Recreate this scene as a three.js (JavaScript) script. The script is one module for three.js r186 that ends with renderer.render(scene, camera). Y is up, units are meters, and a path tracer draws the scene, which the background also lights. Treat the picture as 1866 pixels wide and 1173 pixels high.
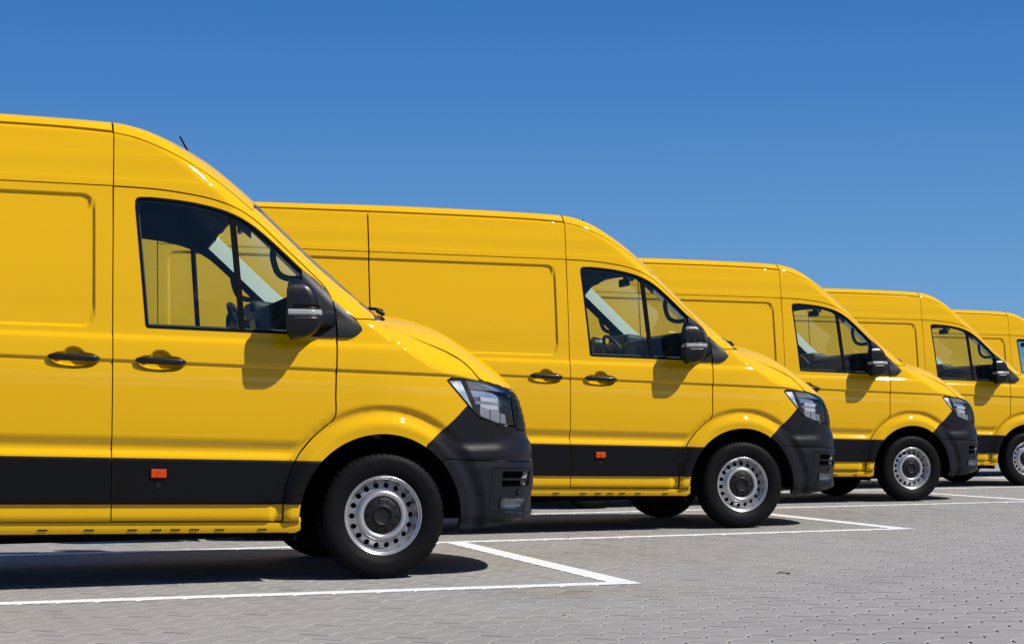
import * as THREE from 'three';
import { mergeGeometries, toCreasedNormals } from 'three/addons/utils/BufferGeometryUtils.js';
import { RoundedBoxGeometry } from 'three/addons/geometries/RoundedBoxGeometry.js';
import { ImprovedNoise } from 'three/addons/math/ImprovedNoise.js';

// ---------- camera, sky, sun, exposure ----------
const scene = new THREE.Scene();
const camera = new THREE.PerspectiveCamera(21.47, 1024 / 643, 0.1, 6000);
camera.position.set(0, 0.8586, 0);
camera.rotation.set(0.060574, 0, -0.008708, 'YXZ');
const EXPOSURE = 1.4;
const YAW = 0.303227;                                            // heading of the parked vans
const CY = Math.cos(YAW), SY = Math.sin(YAW);
// towards the sun, given along / up / outward of the near van side
const SUNL = new THREE.Vector3(1.08, 1.62, 1.0).normalize();
const SUN = new THREE.Vector3(CY * SUNL.x + SY * SUNL.z, SUNL.y, -SY * SUNL.x + CY * SUNL.z);
const sun = new THREE.DirectionalLight(new THREE.Color().setRGB(1, 0.94, 0.85), 5.0);
sun.position.copy(SUN).multiplyScalar(60).add(new THREE.Vector3(3, 0, -17));
sun.target.position.set(3, 0, -17);
sun.castShadow = true;
sun.shadow.mapSize.set(4096, 4096);
Object.assign(sun.shadow.camera, { left: -24, right: 24, top: 24, bottom: -24, near: 1, far: 140 });
sun.shadow.radius = 1;
scene.add(sun, sun.target);
const noise = new ImprovedNoise();
function fbm(x, y, z, o = 5) { let s = 0, a = 0.5, f = 1; for (let i = 0; i < o; i++) { s += a * noise.noise(x * f, y * f, z * f); a *= 0.5; f *= 2.03; } return s; }
{
  // clear-air sky with a band of fair-weather cumulus low down on the side behind the camera
  const W = 1024, H = 512, data = new Float32Array(W * H * 4);
  const stops = [[-90, .30, .30, .29], [-2, .34, .38, .42], [0, .25, .45, .68], [3.5, .160, .358, .632], [7, .110, .292, .595], [11, .066, .222, .545], [14.2, .045, .180, .497], [22, .036, .150, .44], [40, .027, .115, .37], [90, .020, .088, .30]];
  const grad = e => { let i = 0; while (i < stops.length - 2 && e > stops[i + 1][0]) i++; const a = stops[i], b = stops[i + 1], t = Math.min(1, Math.max(0, (e - a[0]) / (b[0] - a[0]))); return [1, 2, 3].map(k => a[k] + (b[k] - a[k]) * t); };
  for (let j = 0; j < H; j++) for (let i = 0; i < W; i++) {
    const el = ((j + 0.5) / H - 0.5) * Math.PI, az = ((i + 0.5) / W - 0.5) * 2 * Math.PI;
    const d = new THREE.Vector3(Math.cos(el) * Math.cos(az), Math.sin(el), Math.cos(el) * Math.sin(az));
    const e = el * 180 / Math.PI, c = grad(e), s = Math.max(0, d.dot(SUN));
    const glow = 0.10 * Math.pow(s, 3) + 0.35 * Math.pow(s, 24);
    c[0] += glow * 0.9; c[1] += glow * 0.95; c[2] += glow;
    if (e > 0 && e < 20 && d.z > -0.2) {                           // heaped cloud low on the right, behind the viewer
      const a = Math.atan2(d.x, d.z), sm = THREE.MathUtils.smoothstep, lump = fbm(a * 5.5, e * 0.20, 2.7, 6), top = 12.2 + 5 * fbm(a * 2.2, 0.5, 9.1, 3) + 9 * lump;
      const m = sm(top - e, -0.25, 0.9) * sm(a, -0.15, 0.5) * (1 - sm(a, 1.5, 1.9)) * sm(0.35 + fbm(a * 2.6 + 5, e * 0.3, 1.2, 4), 0.1, 0.45);
      const lum = 0.55 + 0.6 * sm(top - e, 5.5, 0.2) + 0.9 * lump;
      c[0] += (lum * 0.98 - c[0]) * m; c[1] += (lum - c[1]) * m; c[2] += (lum * 1.04 - c[2]) * m;
    }
    const k = (j * W + i) * 4; data[k] = c[0] / EXPOSURE; data[k + 1] = c[1] / EXPOSURE; data[k + 2] = c[2] / EXPOSURE; data[k + 3] = 1;
  }
  const sky = new THREE.DataTexture(data, W, H, THREE.RGBAFormat, THREE.FloatType);
  sky.mapping = THREE.EquirectangularReflectionMapping; sky.magFilter = sky.minFilter = THREE.LinearFilter; sky.needsUpdate = true;
  scene.background = sky; scene.environment = sky;
}
const renderer = new THREE.WebGLRenderer({ antialias: true });
renderer.setSize(1024, 643);
renderer.toneMapping = THREE.LinearToneMapping;
renderer.toneMappingExposure = EXPOSURE;
renderer.shadowMap.enabled = true;
renderer.shadowMap.type = THREE.PCFSoftShadowMap;

// ---------- helpers ----------
let seed = 20240611;
const rnd = () => { seed = (seed * 1664525 + 1013904223) >>> 0; return seed / 4294967296; };
const col = (r, g, b) => new THREE.Color().setRGB(r, g, b);
const std = (c, roughness, metalness = 0, extra = {}) => new THREE.MeshStandardMaterial({ color: col(...c), roughness, metalness, ...extra });
const phys = (c, o) => new THREE.MeshPhysicalMaterial({ color: col(...c), ...o });
const used = {};
function nextName(n) { used[n] = (used[n] || 0) + 1; return used[n] === 1 ? n : `${n}_${String(used[n] - 1).padStart(3, '0')}`; }
function mesh(name, geo, mat, parent) {
  const m = new THREE.Mesh(geo, mat); m.name = name; m.castShadow = m.receiveShadow = true; parent.add(m); return m;
}
function noiseTexture(size, fn, color = false) {
  const d = new Uint8Array(size * size * 4);
  for (let j = 0; j < size; j++) for (let i = 0; i < size; i++) { const v = fn(i, j), k = (j * size + i) * 4; for (let c = 0; c < 3; c++) d[k + c] = clamp(Math.round(255 * (Array.isArray(v) ? v[c] : v)), 0, 255); d[k + 3] = 255; }
  const t = new THREE.DataTexture(d, size, size); t.wrapS = t.wrapT = THREE.RepeatWrapping; t.magFilter = THREE.LinearFilter; t.minFilter = THREE.LinearMipmapLinearFilter; t.generateMipmaps = true;
  if (color) t.colorSpace = THREE.SRGBColorSpace; t.needsUpdate = true; return t;
}
// ---------- van body: one implicit skin, panels are cut out of it ----------
function pchip(p) {
  const n = p.length, m = new Array(n).fill(0), d = [];
  for (let i = 0; i < n - 1; i++) d.push((p[i + 1][1] - p[i][1]) / (p[i + 1][0] - p[i][0]));
  m[0] = d[0]; m[n - 1] = d[n - 2];
  for (let i = 1; i < n - 1; i++) if (d[i - 1] * d[i] > 0) {
    const h0 = p[i][0] - p[i - 1][0], h1 = p[i + 1][0] - p[i][0], w1 = 2 * h1 + h0, w2 = h1 + 2 * h0;
    m[i] = (w1 + w2) / (w1 / d[i - 1] + w2 / d[i]);
  }
  return x => {
    if (x <= p[0][0]) return p[0][1] + m[0] * (x - p[0][0]);
    if (x >= p[n - 1][0]) return p[n - 1][1] + m[n - 1] * (x - p[n - 1][0]);
    let i = 0; while (x > p[i + 1][0]) i++;
    const h = p[i + 1][0] - p[i][0], t = (x - p[i][0]) / h, t2 = t * t, t3 = t2 * t;
    return (2 * t3 - 3 * t2 + 1) * p[i][1] + (t3 - 2 * t2 + t) * h * m[i] + (3 * t2 - 2 * t3) * p[i + 1][1] + (t3 - t2) * h * m[i + 1];
  };
}
const lin = p => x => {
  if (x <= p[0][0]) return p[0][1];
  for (let i = 0; i < p.length - 1; i++) if (x <= p[i + 1][0]) return p[i][1] + (p[i + 1][1] - p[i][1]) * (x - p[i][0]) / (p[i + 1][0] - p[i][0]);
  return p[p.length - 1][1];
};
const clamp = (x, a, b) => Math.min(b, Math.max(a, x));
const sstep = (a, b, x) => { const t = clamp((x - a) / (b - a), 0, 1); return t * t * (3 - 2 * t); };
const rmax = (a, b, r) => Math.min(Math.max(a, b), -r) + Math.hypot(Math.max(a + r, 0), Math.max(b + r, 0));
// body lines fall towards the front (unladen rake plus wedge): h is the height of a line at x = -2.07
const slope = lin([[0.47, -0.022], [0.72, -0.031], [1.2, -0.042], [1.26, -0.042], [1.385, -0.03], [1.5, -0.022], [2.14, -0.018], [2.6, -0.018]]);
const yOf = (x, h) => h + slope(h) * (x + 2.07);
const hOf = (x, y) => { let h = y; for (let i = 0; i < 5; i++) h = y - slope(h) * (x + 2.07); return h; };
const sideProfile = pchip([[0.2, 0.9], [0.27, 0.925], [0.305, 0.955], [0.345, 0.968], [0.367, 0.97], [0.373, 0.982], [0.412, 0.997], [0.44, 0.998], [0.72, 1.000], [0.82, 1.002], [0.92, 1.0085], [1.05, 1.0145], [1.15, 1.016],
  [1.232, 1.0125], [1.236, 1.0115], [1.254, 1.0225], [1.258, 1.0235], [1.3, 1.0205], [1.355, 1.0135], [1.362, 1.011], [1.383, 0.999], [1.39, 0.997], [1.6, 0.9845], [1.85, 0.961], [2.14, 0.927], [2.228, 0.9175], [2.24, 0.9145], [2.366, 0.899], [2.38, 0.896], [2.499, 0.878], [2.6, 0.862], [2.8, 0.83]]);
const AX = -0.02, AY = 0.345, RX = -3.66;                     // front and rear wheel-arch centres
const doorChan = pchip([[-0.3, 0], [0, 0], [0.010, -0.002], [0.050, -0.0215], [0.056, -0.0215], [0.116, -0.001], [0.124, 0], [1, 0]]);
const archChan = pchip([[-0.2, 0.006], [0.0, 0.010], [0.046, 0.0125], [0.054, 0.0115], [0.128, -0.0215], [0.134, -0.0215], [0.176, -0.001], [0.184, 0], [2, 0]]);
const box = (x, y, cx, cy, hx, hy, r) => { const qx = Math.abs(x - cx) - hx + r, qy = Math.abs(y - cy) - hy + r; return Math.hypot(Math.max(qx, 0), Math.max(qy, 0)) + Math.min(Math.max(qx, qy), 0) - r; };
const HANDLES = [[-1.247, 1.248], [-1.703, 1.248]];           // x, h
function sideW(x, y) {
  const h = hOf(x, y);
  let z = sideProfile(h);
  // lower crease of the doors runs into the raised wheel-arch lips
  if (h < 1.06) {
    const dd = h - 0.72, r1 = Math.hypot(x - AX, y - AY) - 0.47, r2 = Math.hypot(x - RX, y - AY - 0.01) - 0.47;
    const ra = Math.min(r1, r2);
    const front = x > AX + 0.1 ? 1 : 0;
    const c1 = front ? 0 : doorChan(dd), cA = archChan(ra), c2 = cA < 0 && x > 0.2 ? cA * (1 - 0.85 * sstep(0.24, 0.36, x) * sstep(0.9, 0.75, y)) : cA;
    if (ra < 0.19) {                                            // blend of the two channels
      const t = sstep(0.19, 0.12, ra);
      z += c1 * (1 - t) + c2 * t;
    } else z += c1;
    if (x > 0.28 && ra > 0.09) { const t = sstep(0.09, 0.16, ra), yl = y - 0.02 * (x - 0.3); z += t * (0.022 * sstep(0.765, 0.69, yl) - 0.006 * sstep(0.668, 0.652, yl) * sstep(0.60, 0.652, yl)); }
  }
  if (x < -1.5 && h > 1.35 && h < 2.2) { const s = box(x, h, -3.115, 1.778, 1.525, 0.364, 0.075); z -= 0.015 * sstep(0.001, -0.016, s); }
  if (h > 1.1 && h < 1.4 && x < -1 && x > -2) for (const [cx, ch] of HANDLES) {
    const lo = Math.pow(Math.pow(Math.abs(x - cx) / 0.138, 2.6) + Math.pow(Math.abs(h - ch + 0.006) / 0.044, 2.6), 1 / 2.6), up = Math.hypot((x - cx + 0.002) / 0.068, (h - ch - 0.004) / 0.062);
    const s = Math.min(lo, up);
    z -= 0.036 * sstep(1.0, 0.55, s);
  }
  const t = Math.max(0, x + 0.1); z -= 0.14 * t * t;
  const t2 = Math.max(0, x + 1.25); z -= 0.058 * t2 * t2 * sstep(1.28, 1.78, y);
  if (x < -4.6) z -= 0.3 * (x + 4.6) * (x + 4.6);
  return z;
}
const topA = pchip([[-5.1, 2.597], [-3.99, 2.586], [-3.15, 2.591], [-2.3, 2.582], [-1.8, 2.570], [-1.49, 2.558], [-1.35, 2.536], [-1.22, 2.493], [-0.976, 2.354], [-0.727, 2.154], [-0.516, 1.960], [-0.332, 1.790], [-0.146, 1.637], [0.2, 1.345]]);
const topB = pchip([[-0.2, 1.545], [0.0, 1.493], [0.186, 1.450], [0.377, 1.385], [0.497, 1.331], [0.618, 1.266], [0.741, 1.190], [0.826, 1.132], [0.9, 1.06], [1.0, 0.93]]);
const topY = x => Math.max(topA(x), x > -0.25 ? topB(x) : -9);
const crown = pchip([[-2.2, 0.03], [-1.5, 0.06], [-0.75, 0.33], [-0.25, 0.32], [-0.05, 0.22], [0.06, 0.20], [0.175, 0.262], [0.29, 0.315], [0.5, 0.335], [0.9, 0.33]]);
const topFillet = lin([[-1.5, 0.09], [-0.95, 0.04], [0.0, 0.022], [0.45, 0.022], [0.7, 0.05]]);
const frontF = pchip([[0.15, 0.90], [0.26, 0.985], [0.30, 1.012], [0.345, 1.024], [0.36, 1.016], [0.433, 1.020], [0.515, 1.034], [0.60, 1.034], [0.645, 1.030], [0.66, 1.022], [0.70, 1.026], [0.753, 1.020], [0.79, 1.000], [0.815, 0.998], [0.872, 0.994], [0.992, 0.972], [1.05, 0.946], [1.15, 0.865], [1.3, 0.69], [1.6, 0.3]]);
const frontFillet = lin([[0.3, 0.16], [0.8, 0.16], [1.1, 0.10]]);
function skin(x, y, z) {
  const az = Math.abs(z);
  const a = az - sideW(x, y);
  const e = 0.01, ty = topY(x), dt = (topY(x + e) - topY(x - e)) / (2 * e), c = crown(x);
  const cr = x < -1.5 ? c * (z * z - 0.52) : c * (z * z * z * z / 1.04 - 0.26);
  const b = (y - ty + cr) / Math.sqrt(1 + dt * dt);
  let g = rmax(a, b, topFillet(x));
  if (x > 0.2) { const f = (x - frontF(y) + 0.30 * (z * z - 0.25)) / 1.05; g = rmax(g, f, frontFillet(y)); }
  if (x < -4.5) g = rmax(g, -4.955 + 0.04 * (1 - z * z) - x, 0.06);
  return g;
}
// ray bundles that carry panel coordinates onto the skin: [origin, direction]
const sideMap = (x, h) => [[x, yOf(x, h), 1.35], [0, 0, -1]];
const topMap = (x, z) => [[x, 3.2, z], [0, -1, 0]];
const FX = 0.5, FZ = 0.5, FR = 0.5;
function frontMap(u, y) {
  const s = Math.sign(FX + FR * Math.PI / 2 + FZ - u) || 1; let v = s > 0 ? u : 2 * (FX + FR * Math.PI / 2 + FZ) - u;
  if (v <= FX) return [[v, y, 1.35 * s], [0, 0, -s]];
  if (v <= FX + FR * Math.PI / 2) { const f = (v - FX) / FR, sx = Math.sin(f), cz = Math.cos(f); return [[FX + sx, y, s * (FZ + cz)], [-sx, 0, -s * cz]]; }
  return [[1.5, y, s * (FZ - (v - FX - FR * Math.PI / 2))], [-1, 0, 0]];
}
const FMID = FX + FR * Math.PI / 2 + FZ;                         // u on the centre line
const grooveY = pchip([[-5, 2.545], [-2.087, 2.508], [-1.5, 2.482], [-1.39, 2.463], [-1.31, 2.437], [-1.231, 2.405], [-1.151, 2.368], [-1.087, 2.334], [-0.862, 2.190], [-0.718, 2.073], [-0.6, 1.97]]);
const RZ = 0.6, RR = 0.25, RMID = RR * Math.PI / 2 + RZ;
function roofMap(x, s) {
  const sg = s <= RMID ? 1 : -1, v = s <= RMID ? s : 2 * RMID - s, y0 = grooveY(x);
  if (v <= RR * Math.PI / 2) { const f = v / RR, cz = Math.cos(f), sy = Math.sin(f); return [[x, y0 + sy * 0.7, sg * (RZ + cz * 0.7)], [0, -sy, -sg * cz]]; }
  return [[x, y0 + 0.7, sg * (RZ - (v - RR * Math.PI / 2))], [0, -1, 0]];
}
function hit(map, a, b, off = 0) {
  const [o, d] = map(a, b);
  let t0 = 0, t1 = 0.02, g0 = skin(o[0], o[1], o[2]) - off, g1 = g0;
  // march in, then bracket
  for (let i = 0; i < 200; i++) { g1 = skin(o[0] + d[0] * t1, o[1] + d[1] * t1, o[2] + d[2] * t1) - off; if (g1 <= 0) break; t0 = t1; g0 = g1; t1 += Math.max(0.01, g1 * 0.7); }
  for (let i = 0; i < 14; i++) { const t = i % 3 === 2 ? (t0 + t1) / 2 : (t0 * g1 - t1 * g0) / (g1 - g0 || -1e-9), g = skin(o[0] + d[0] * t, o[1] + d[1] * t, o[2] + d[2] * t) - off; if (Math.abs(g) < 1e-6) { t0 = t1 = t; break; } if (g > 0) { t0 = t; g0 = g; } else { t1 = t; g1 = g; } }
  const t = Math.abs(g0) < Math.abs(g1) ? t0 : t1;
  return [o[0] + d[0] * t, o[1] + d[1] * t, o[2] + d[2] * t];
}
function skinNormal(p) {
  const e = 0.0015, n = [skin(p[0] + e, p[1], p[2]) - skin(p[0] - e, p[1], p[2]), skin(p[0], p[1] + e, p[2]) - skin(p[0], p[1] - e, p[2]), skin(p[0], p[1], p[2] + e) - skin(p[0], p[1], p[2] - e)];
  const l = Math.hypot(...n); return [n[0] / l, n[1] / l, n[2] / l];
}

// ---------- panel cutter: a 2D outline in panel coordinates, laid on the skin ----------
function clipHalf(poly, k, v, keepBelow) {
  const out = [];
  for (let i = 0; i < poly.length; i++) {
    const p = poly[i], q = poly[(i + 1) % poly.length], dp = keepBelow ? v - p[k] : p[k] - v, dq = keepBelow ? v - q[k] : q[k] - v;
    if (dp >= 0) out.push(p);
    if ((dp >= 0) !== (dq >= 0)) { const t = dp / (dp - dq), r = [p[0] + (q[0] - p[0]) * t, p[1] + (q[1] - p[1]) * t]; r[k] = v; out.push(r); }
  }
  return out;
}
function dense(poly, step = 0.025) {
  const out = [];
  for (let i = 0; i < poly.length; i++) { const p = poly[i], q = poly[(i + 1) % poly.length], n = Math.max(1, Math.ceil(Math.hypot(q[0] - p[0], q[1] - p[1]) / step)); for (let k = 0; k < n; k++) out.push([p[0] + (q[0] - p[0]) * k / n, p[1] + (q[1] - p[1]) * k / n]); }
  return out;
}
function rounded(poly, r) {                                        // r: one radius, or one per corner
  const out = [], n = poly.length;
  for (let i = 0; i < n; i++) {
    const p = poly[i], a = poly[(i + n - 1) % n], b = poly[(i + 1) % n], rr = Array.isArray(r) ? r[i] : r;
    const la = Math.hypot(a[0] - p[0], a[1] - p[1]), lb = Math.hypot(b[0] - p[0], b[1] - p[1]), t = Math.min(rr, la * 0.45, lb * 0.45);
    if (t < 1e-4) { out.push(p); continue; }
    const A = [p[0] + (a[0] - p[0]) * t / la, p[1] + (a[1] - p[1]) * t / la], B = [p[0] + (b[0] - p[0]) * t / lb, p[1] + (b[1] - p[1]) * t / lb];
    for (let k = 0; k <= 5; k++) { const s = k / 5; out.push([(1 - s) * (1 - s) * A[0] + 2 * s * (1 - s) * p[0] + s * s * B[0], (1 - s) * (1 - s) * A[1] + 2 * s * (1 - s) * p[1] + s * s * B[1]]); }
  }
  return out;
}
function area(p) { let s = 0; for (let i = 0; i < p.length; i++) { const q = p[(i + 1) % p.length]; s += p[i][0] * q[1] - q[0] * p[i][1]; } return s / 2; }
function keyhole(outer, holes) {
  let poly = area(outer) > 0 ? outer.slice() : outer.slice().reverse();
  for (let h of holes) {
    h = area(h) < 0 ? h : h.slice().reverse();
    let best = 1e9, bi = 0, bj = 0;
    poly.forEach((p, i) => h.forEach((q, j) => { const d = Math.hypot(p[0] - q[0], p[1] - q[1]); if (d < best) { best = d; bi = i; bj = j; } }));
    poly = [...poly.slice(0, bi + 1), ...h.slice(bj), ...h.slice(0, bj + 1), ...poly.slice(bi)];
  }
  return poly;
}
const lines = (a, b, step, ...fine) => {                          // grid lines, with finer stretches [from, to, step]
  const s = new Set(), add = (p, q, d) => { const n = Math.max(1, Math.round((q - p) / d)); for (let i = 0; i <= n; i++) s.add(+(p + (q - p) * i / n).toFixed(4)); };
  add(a, b, step); for (const f of fine) if (f.length === 1) s.add(f[0]); else add(Math.max(a, f[0]), Math.min(b, f[1]), f[2]);
  return [...s].filter(v => v >= a - 1e-6 && v <= b + 1e-6).sort((x, y) => x - y);
};
function panel(map, outline, as, bs, o = {}) {
  const { holes = [], off = 0, flange = 0.022, holeFlange = flange } = o;
  const offF = typeof off === 'function' ? off : null, at = (a, b) => hit(map, a, b, offF ? offF(a, b) : off);
  const pos = [], nor = [], idx = [], cache = new Map();
  const nrm = (a, b, p) => {
    if (!offF) return skinNormal(p);
    const e = 0.002, pa = at(a + e, b), qa = at(a - e, b), pb = at(a, b + e), qb = at(a, b - e), u = [pa[0] - qa[0], pa[1] - qa[1], pa[2] - qa[2]], v = [pb[0] - qb[0], pb[1] - qb[1], pb[2] - qb[2]];
    let n = [u[1] * v[2] - u[2] * v[1], u[2] * v[0] - u[0] * v[2], u[0] * v[1] - u[1] * v[0]]; const l = Math.hypot(...n) || 1, s = skinNormal(p);
    n = n.map(c => c / l); return n[0] * s[0] + n[1] * s[1] + n[2] * s[2] < 0 ? n.map(c => -c) : n;
  };
  const vert = (a, b) => {
    const k = Math.round(a * 20000) + '_' + Math.round(b * 20000); if (cache.has(k)) return cache.get(k);
    const p = at(a, b), n = nrm(a, b, p), i = pos.length / 3; pos.push(...p); nor.push(...n); cache.set(k, i); return i;
  };
  const poly = keyhole(dense(outline), holes.map(h => dense(h)));
  const tri = (i, j, k) => {
    if (i === j || j === k || i === k) return;
    const A = [0, 1, 2].map(c => pos[j * 3 + c] - pos[i * 3 + c]), B = [0, 1, 2].map(c => pos[k * 3 + c] - pos[i * 3 + c]);
    const n = [A[1] * B[2] - A[2] * B[1], A[2] * B[0] - A[0] * B[2], A[0] * B[1] - A[1] * B[0]], d = n[0] * nor[i * 3] + n[1] * nor[i * 3 + 1] + n[2] * nor[i * 3 + 2];
    if (d < 0) idx.push(i, k, j); else idx.push(i, j, k);
  };
  for (let i = 0; i < as.length - 1; i++) {
    const strip = clipHalf(clipHalf(poly, 0, as[i], false), 0, as[i + 1], true); if (strip.length < 3) continue;
    for (let j = 0; j < bs.length - 1; j++) {
      const c = clipHalf(clipHalf(strip, 1, bs[j], false), 1, bs[j + 1], true); if (c.length < 3) continue;
      const cl = c.filter((p, k) => { const q = c[(k + 1) % c.length]; return Math.abs(p[0] - q[0]) + Math.abs(p[1] - q[1]) > 1e-6; }); if (cl.length < 3 || Math.abs(area(cl)) < 1e-8) continue;
      const v = cl.map(p => vert(p[0], p[1]));
      for (const t of THREE.ShapeUtils.triangulateShape(cl.map(p => new THREE.Vector2(p[0], p[1])), [])) tri(v[t[0]], v[t[1]], v[t[2]]);
    }
  }
  const rim = (loop, depth) => {
    if (!depth) return;
    const d = dense(loop, 0.03), P = d.map(p => at(p[0], p[1])), N = P.map((p, i) => nrm(d[i][0], d[i][1], p)), n = d.length, sg = area(loop) > 0 ? 1 : -1;
    for (let i = 0; i < n; i++) {
      const j = (i + 1) % n, p = P[i], q = P[j], a = N[i], b = N[j], e = [q[0] - p[0], q[1] - p[1], q[2] - p[2]];
      let f = [e[1] * a[2] - e[2] * a[1], e[2] * a[0] - e[0] * a[2], e[0] * a[1] - e[1] * a[0]]; const l = Math.hypot(...f) || 1; f = f.map(c => -c / l);
      const s = pos.length / 3; pos.push(...p, ...q, q[0] - b[0] * depth, q[1] - b[1] * depth, q[2] - b[2] * depth, p[0] - a[0] * depth, p[1] - a[1] * depth, p[2] - a[2] * depth);
      for (let k = 0; k < 4; k++) nor.push(...f); idx.push(s, s + 1, s + 2, s, s + 2, s + 3);
    }
  };
  rim(outline, flange); holes.forEach(h => rim(h, holeFlange));
  const g = new THREE.BufferGeometry();
  g.setAttribute('position', new THREE.Float32BufferAttribute(pos, 3)); g.setAttribute('normal', new THREE.Float32BufferAttribute(nor, 3));
  const uv = new Float32Array(pos.length / 3 * 2); for (let i = 0; i < uv.length / 2; i++) { uv[2 * i] = pos[3 * i]; uv[2 * i + 1] = pos[3 * i + 1]; }
  g.setAttribute('uv', new THREE.BufferAttribute(uv, 2)); g.setIndex(idx); return g;
}
function mirrored(g) {
  const m = g.clone(), p = m.attributes.position, n = m.attributes.normal;
  for (let i = 0; i < p.count; i++) { p.setZ(i, -p.getZ(i)); n.setZ(i, -n.getZ(i)); }
  if (m.index) { const x = m.index.array; for (let i = 0; i < x.length; i += 3) { const t = x[i + 1]; x[i + 1] = x[i + 2]; x[i + 2] = t; } }
  else for (const a of Object.values(m.attributes)) { const s = a.itemSize, d = a.array; for (let i = 0; i < a.count; i += 3) for (let k = 0; k < s; k++) { const t = d[(i + 1) * s + k]; d[(i + 1) * s + k] = d[(i + 2) * s + k]; d[(i + 2) * s + k] = t; } }
  return m;
}
function loft(rings, caps = true) {                               // closed rings of equal length
  const pos = [], idx = [], n = rings[0].length;
  rings.forEach(r => r.forEach(p => pos.push(...p)));
  for (let i = 0; i < rings.length - 1; i++) for (let j = 0; j < n; j++) { const a = i * n + j, b = i * n + (j + 1) % n; idx.push(a, b, a + n, b, b + n, a + n); }
  if (caps) for (const e of [0, rings.length - 1]) { const c = [0, 1, 2].map(k => rings[e].reduce((s, p) => s + p[k], 0) / n), k = pos.length / 3; pos.push(...c); for (let j = 0; j < n; j++) { const a = e * n + j, b = e * n + (j + 1) % n; if (e) idx.push(a, b, k); else idx.push(b, a, k); } }
  const g = new THREE.BufferGeometry(); g.setAttribute('position', new THREE.Float32BufferAttribute(pos, 3)); 
  let vol = 0; for (let i = 0; i < idx.length; i += 3) { const [a, b, c] = [0, 1, 2].map(k => new THREE.Vector3(...pos.slice(idx[i + k] * 3, idx[i + k] * 3 + 3))); vol += a.dot(b.cross(c)); }
  if (vol < 0) for (let i = 0; i < idx.length; i += 3) { const t = idx[i + 1]; idx[i + 1] = idx[i + 2]; idx[i + 2] = t; }
  g.setIndex(idx); g.computeVertexNormals();
  return g;
}
const ring = (fn, n = 24) => Array.from({ length: n }, (_, i) => fn(i / n * Math.PI * 2));
const sup = (t, e) => { const c = Math.cos(t), s = Math.sin(t); return [Math.sign(c) * Math.pow(Math.abs(c), 2 / e), Math.sign(s) * Math.pow(Math.abs(s), 2 / e)]; };
function rbox(w, h, d, r, x, y, z, rx = 0, ry = 0, rz = 0) { const g = new RoundedBoxGeometry(w, h, d, 2, r); g.rotateX(rx); g.rotateY(ry); g.rotateZ(rz); g.translate(x, y, z); return g; }
const tube = (pts, r, seg = 24, rad = 8, closed = false) => new THREE.TubeGeometry(new THREE.CatmullRomCurve3(pts.map(p => new THREE.Vector3(...p)), closed), seg, r, rad, closed);
const merged = list => mergeGeometries(list.map(g => { const c = g.index ? g.toNonIndexed() : g.clone(); for (const k of Object.keys(c.attributes)) if (k !== 'position' && k !== 'normal') c.deleteAttribute(k); return c; }));

// ---------- materials of the vans ----------
const grain = noiseTexture(128, () => 0.35 + 0.3 * rnd());
const M = {
  paint: phys([0.540, 0.309, 0.0004], { roughness: 0.6, specularIntensity: 0.0, clearcoat: 0.7, clearcoatRoughness: 0.03 }),
  plastic: phys([0.0055, 0.0064, 0.0092], { roughness: 0.40, specularIntensity: 0.34, bumpMap: grain, bumpScale: 0.0006 }),
  cap: phys([0.0032, 0.0032, 0.0055], { roughness: 0.32, specularIntensity: 0.6 }),
  moulding: phys([0.0036, 0.0038, 0.0052], { roughness: 0.5, specularIntensity: 0.17 }),
  gloss: phys([0.006, 0.006, 0.008], { roughness: 0.36, specularIntensity: 0.4, clearcoat: 0.15, clearcoatRoughness: 0.1 }),
  grille: phys([0.003, 0.003, 0.0035], { roughness: 0.35, specularIntensity: 0.35 }),
  rubber: phys([0.005, 0.005, 0.006], { roughness: 0.85, specularIntensity: 0.08 }),
  tyre: phys([0.0042, 0.0042, 0.0052], { roughness: 0.55, specularIntensity: 0.14 }),
  hub: phys([0.008, 0.008, 0.010], { roughness: 0.42, specularIntensity: 0.4 }),
  rim: std([0.41, 0.415, 0.43], 0.27, 0.75),
  chrome: std([0.85, 0.86, 0.88], 0.10, 1),
  chromeMid: std([0.42, 0.46, 0.54], 0.12, 1),
  chromeFog: std([0.16, 0.18, 0.21], 0.12, 1),
  chromeDark: std([0.34, 0.41, 0.55], 0.14, 0.95),
  lens: phys([0.97, 0.98, 1.0], { roughness: 0.0, transmission: 1, thickness: 0, ior: 1.5 }),
  clear: phys([0.55, 0.57, 0.60], { roughness: 0.10, transmission: 0.6, thickness: 0, ior: 1.5 }),
  glass: phys([0.76, 0.85, 0.80], { roughness: 0.0, transmission: 1, thickness: 0, ior: 1.5 }),
  amber: phys([0.40, 0.040, 0.001], { roughness: 0.4, specularIntensity: 0.2, clearcoat: 0.25, clearcoatRoughness: 0.05 }),
  red: phys([0.55, 0.012, 0.012], { roughness: 0.2, clearcoat: 1, clearcoatRoughness: 0.05 }),
  trim: std([0.42, 0.445, 0.445], 0.75),
  cheek: std([0.16, 0.165, 0.17], 0.6),
  lining: std([0.045, 0.055, 0.07], 0.85),
  dash: std([0.020, 0.023, 0.028], 0.6),
  black: phys([0.005, 0.005, 0.006], { roughness: 0.95, specularIntensity: 0.04 }),
  mirror: std([0.9, 0.9, 0.92], 0.02, 1),
};

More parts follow.
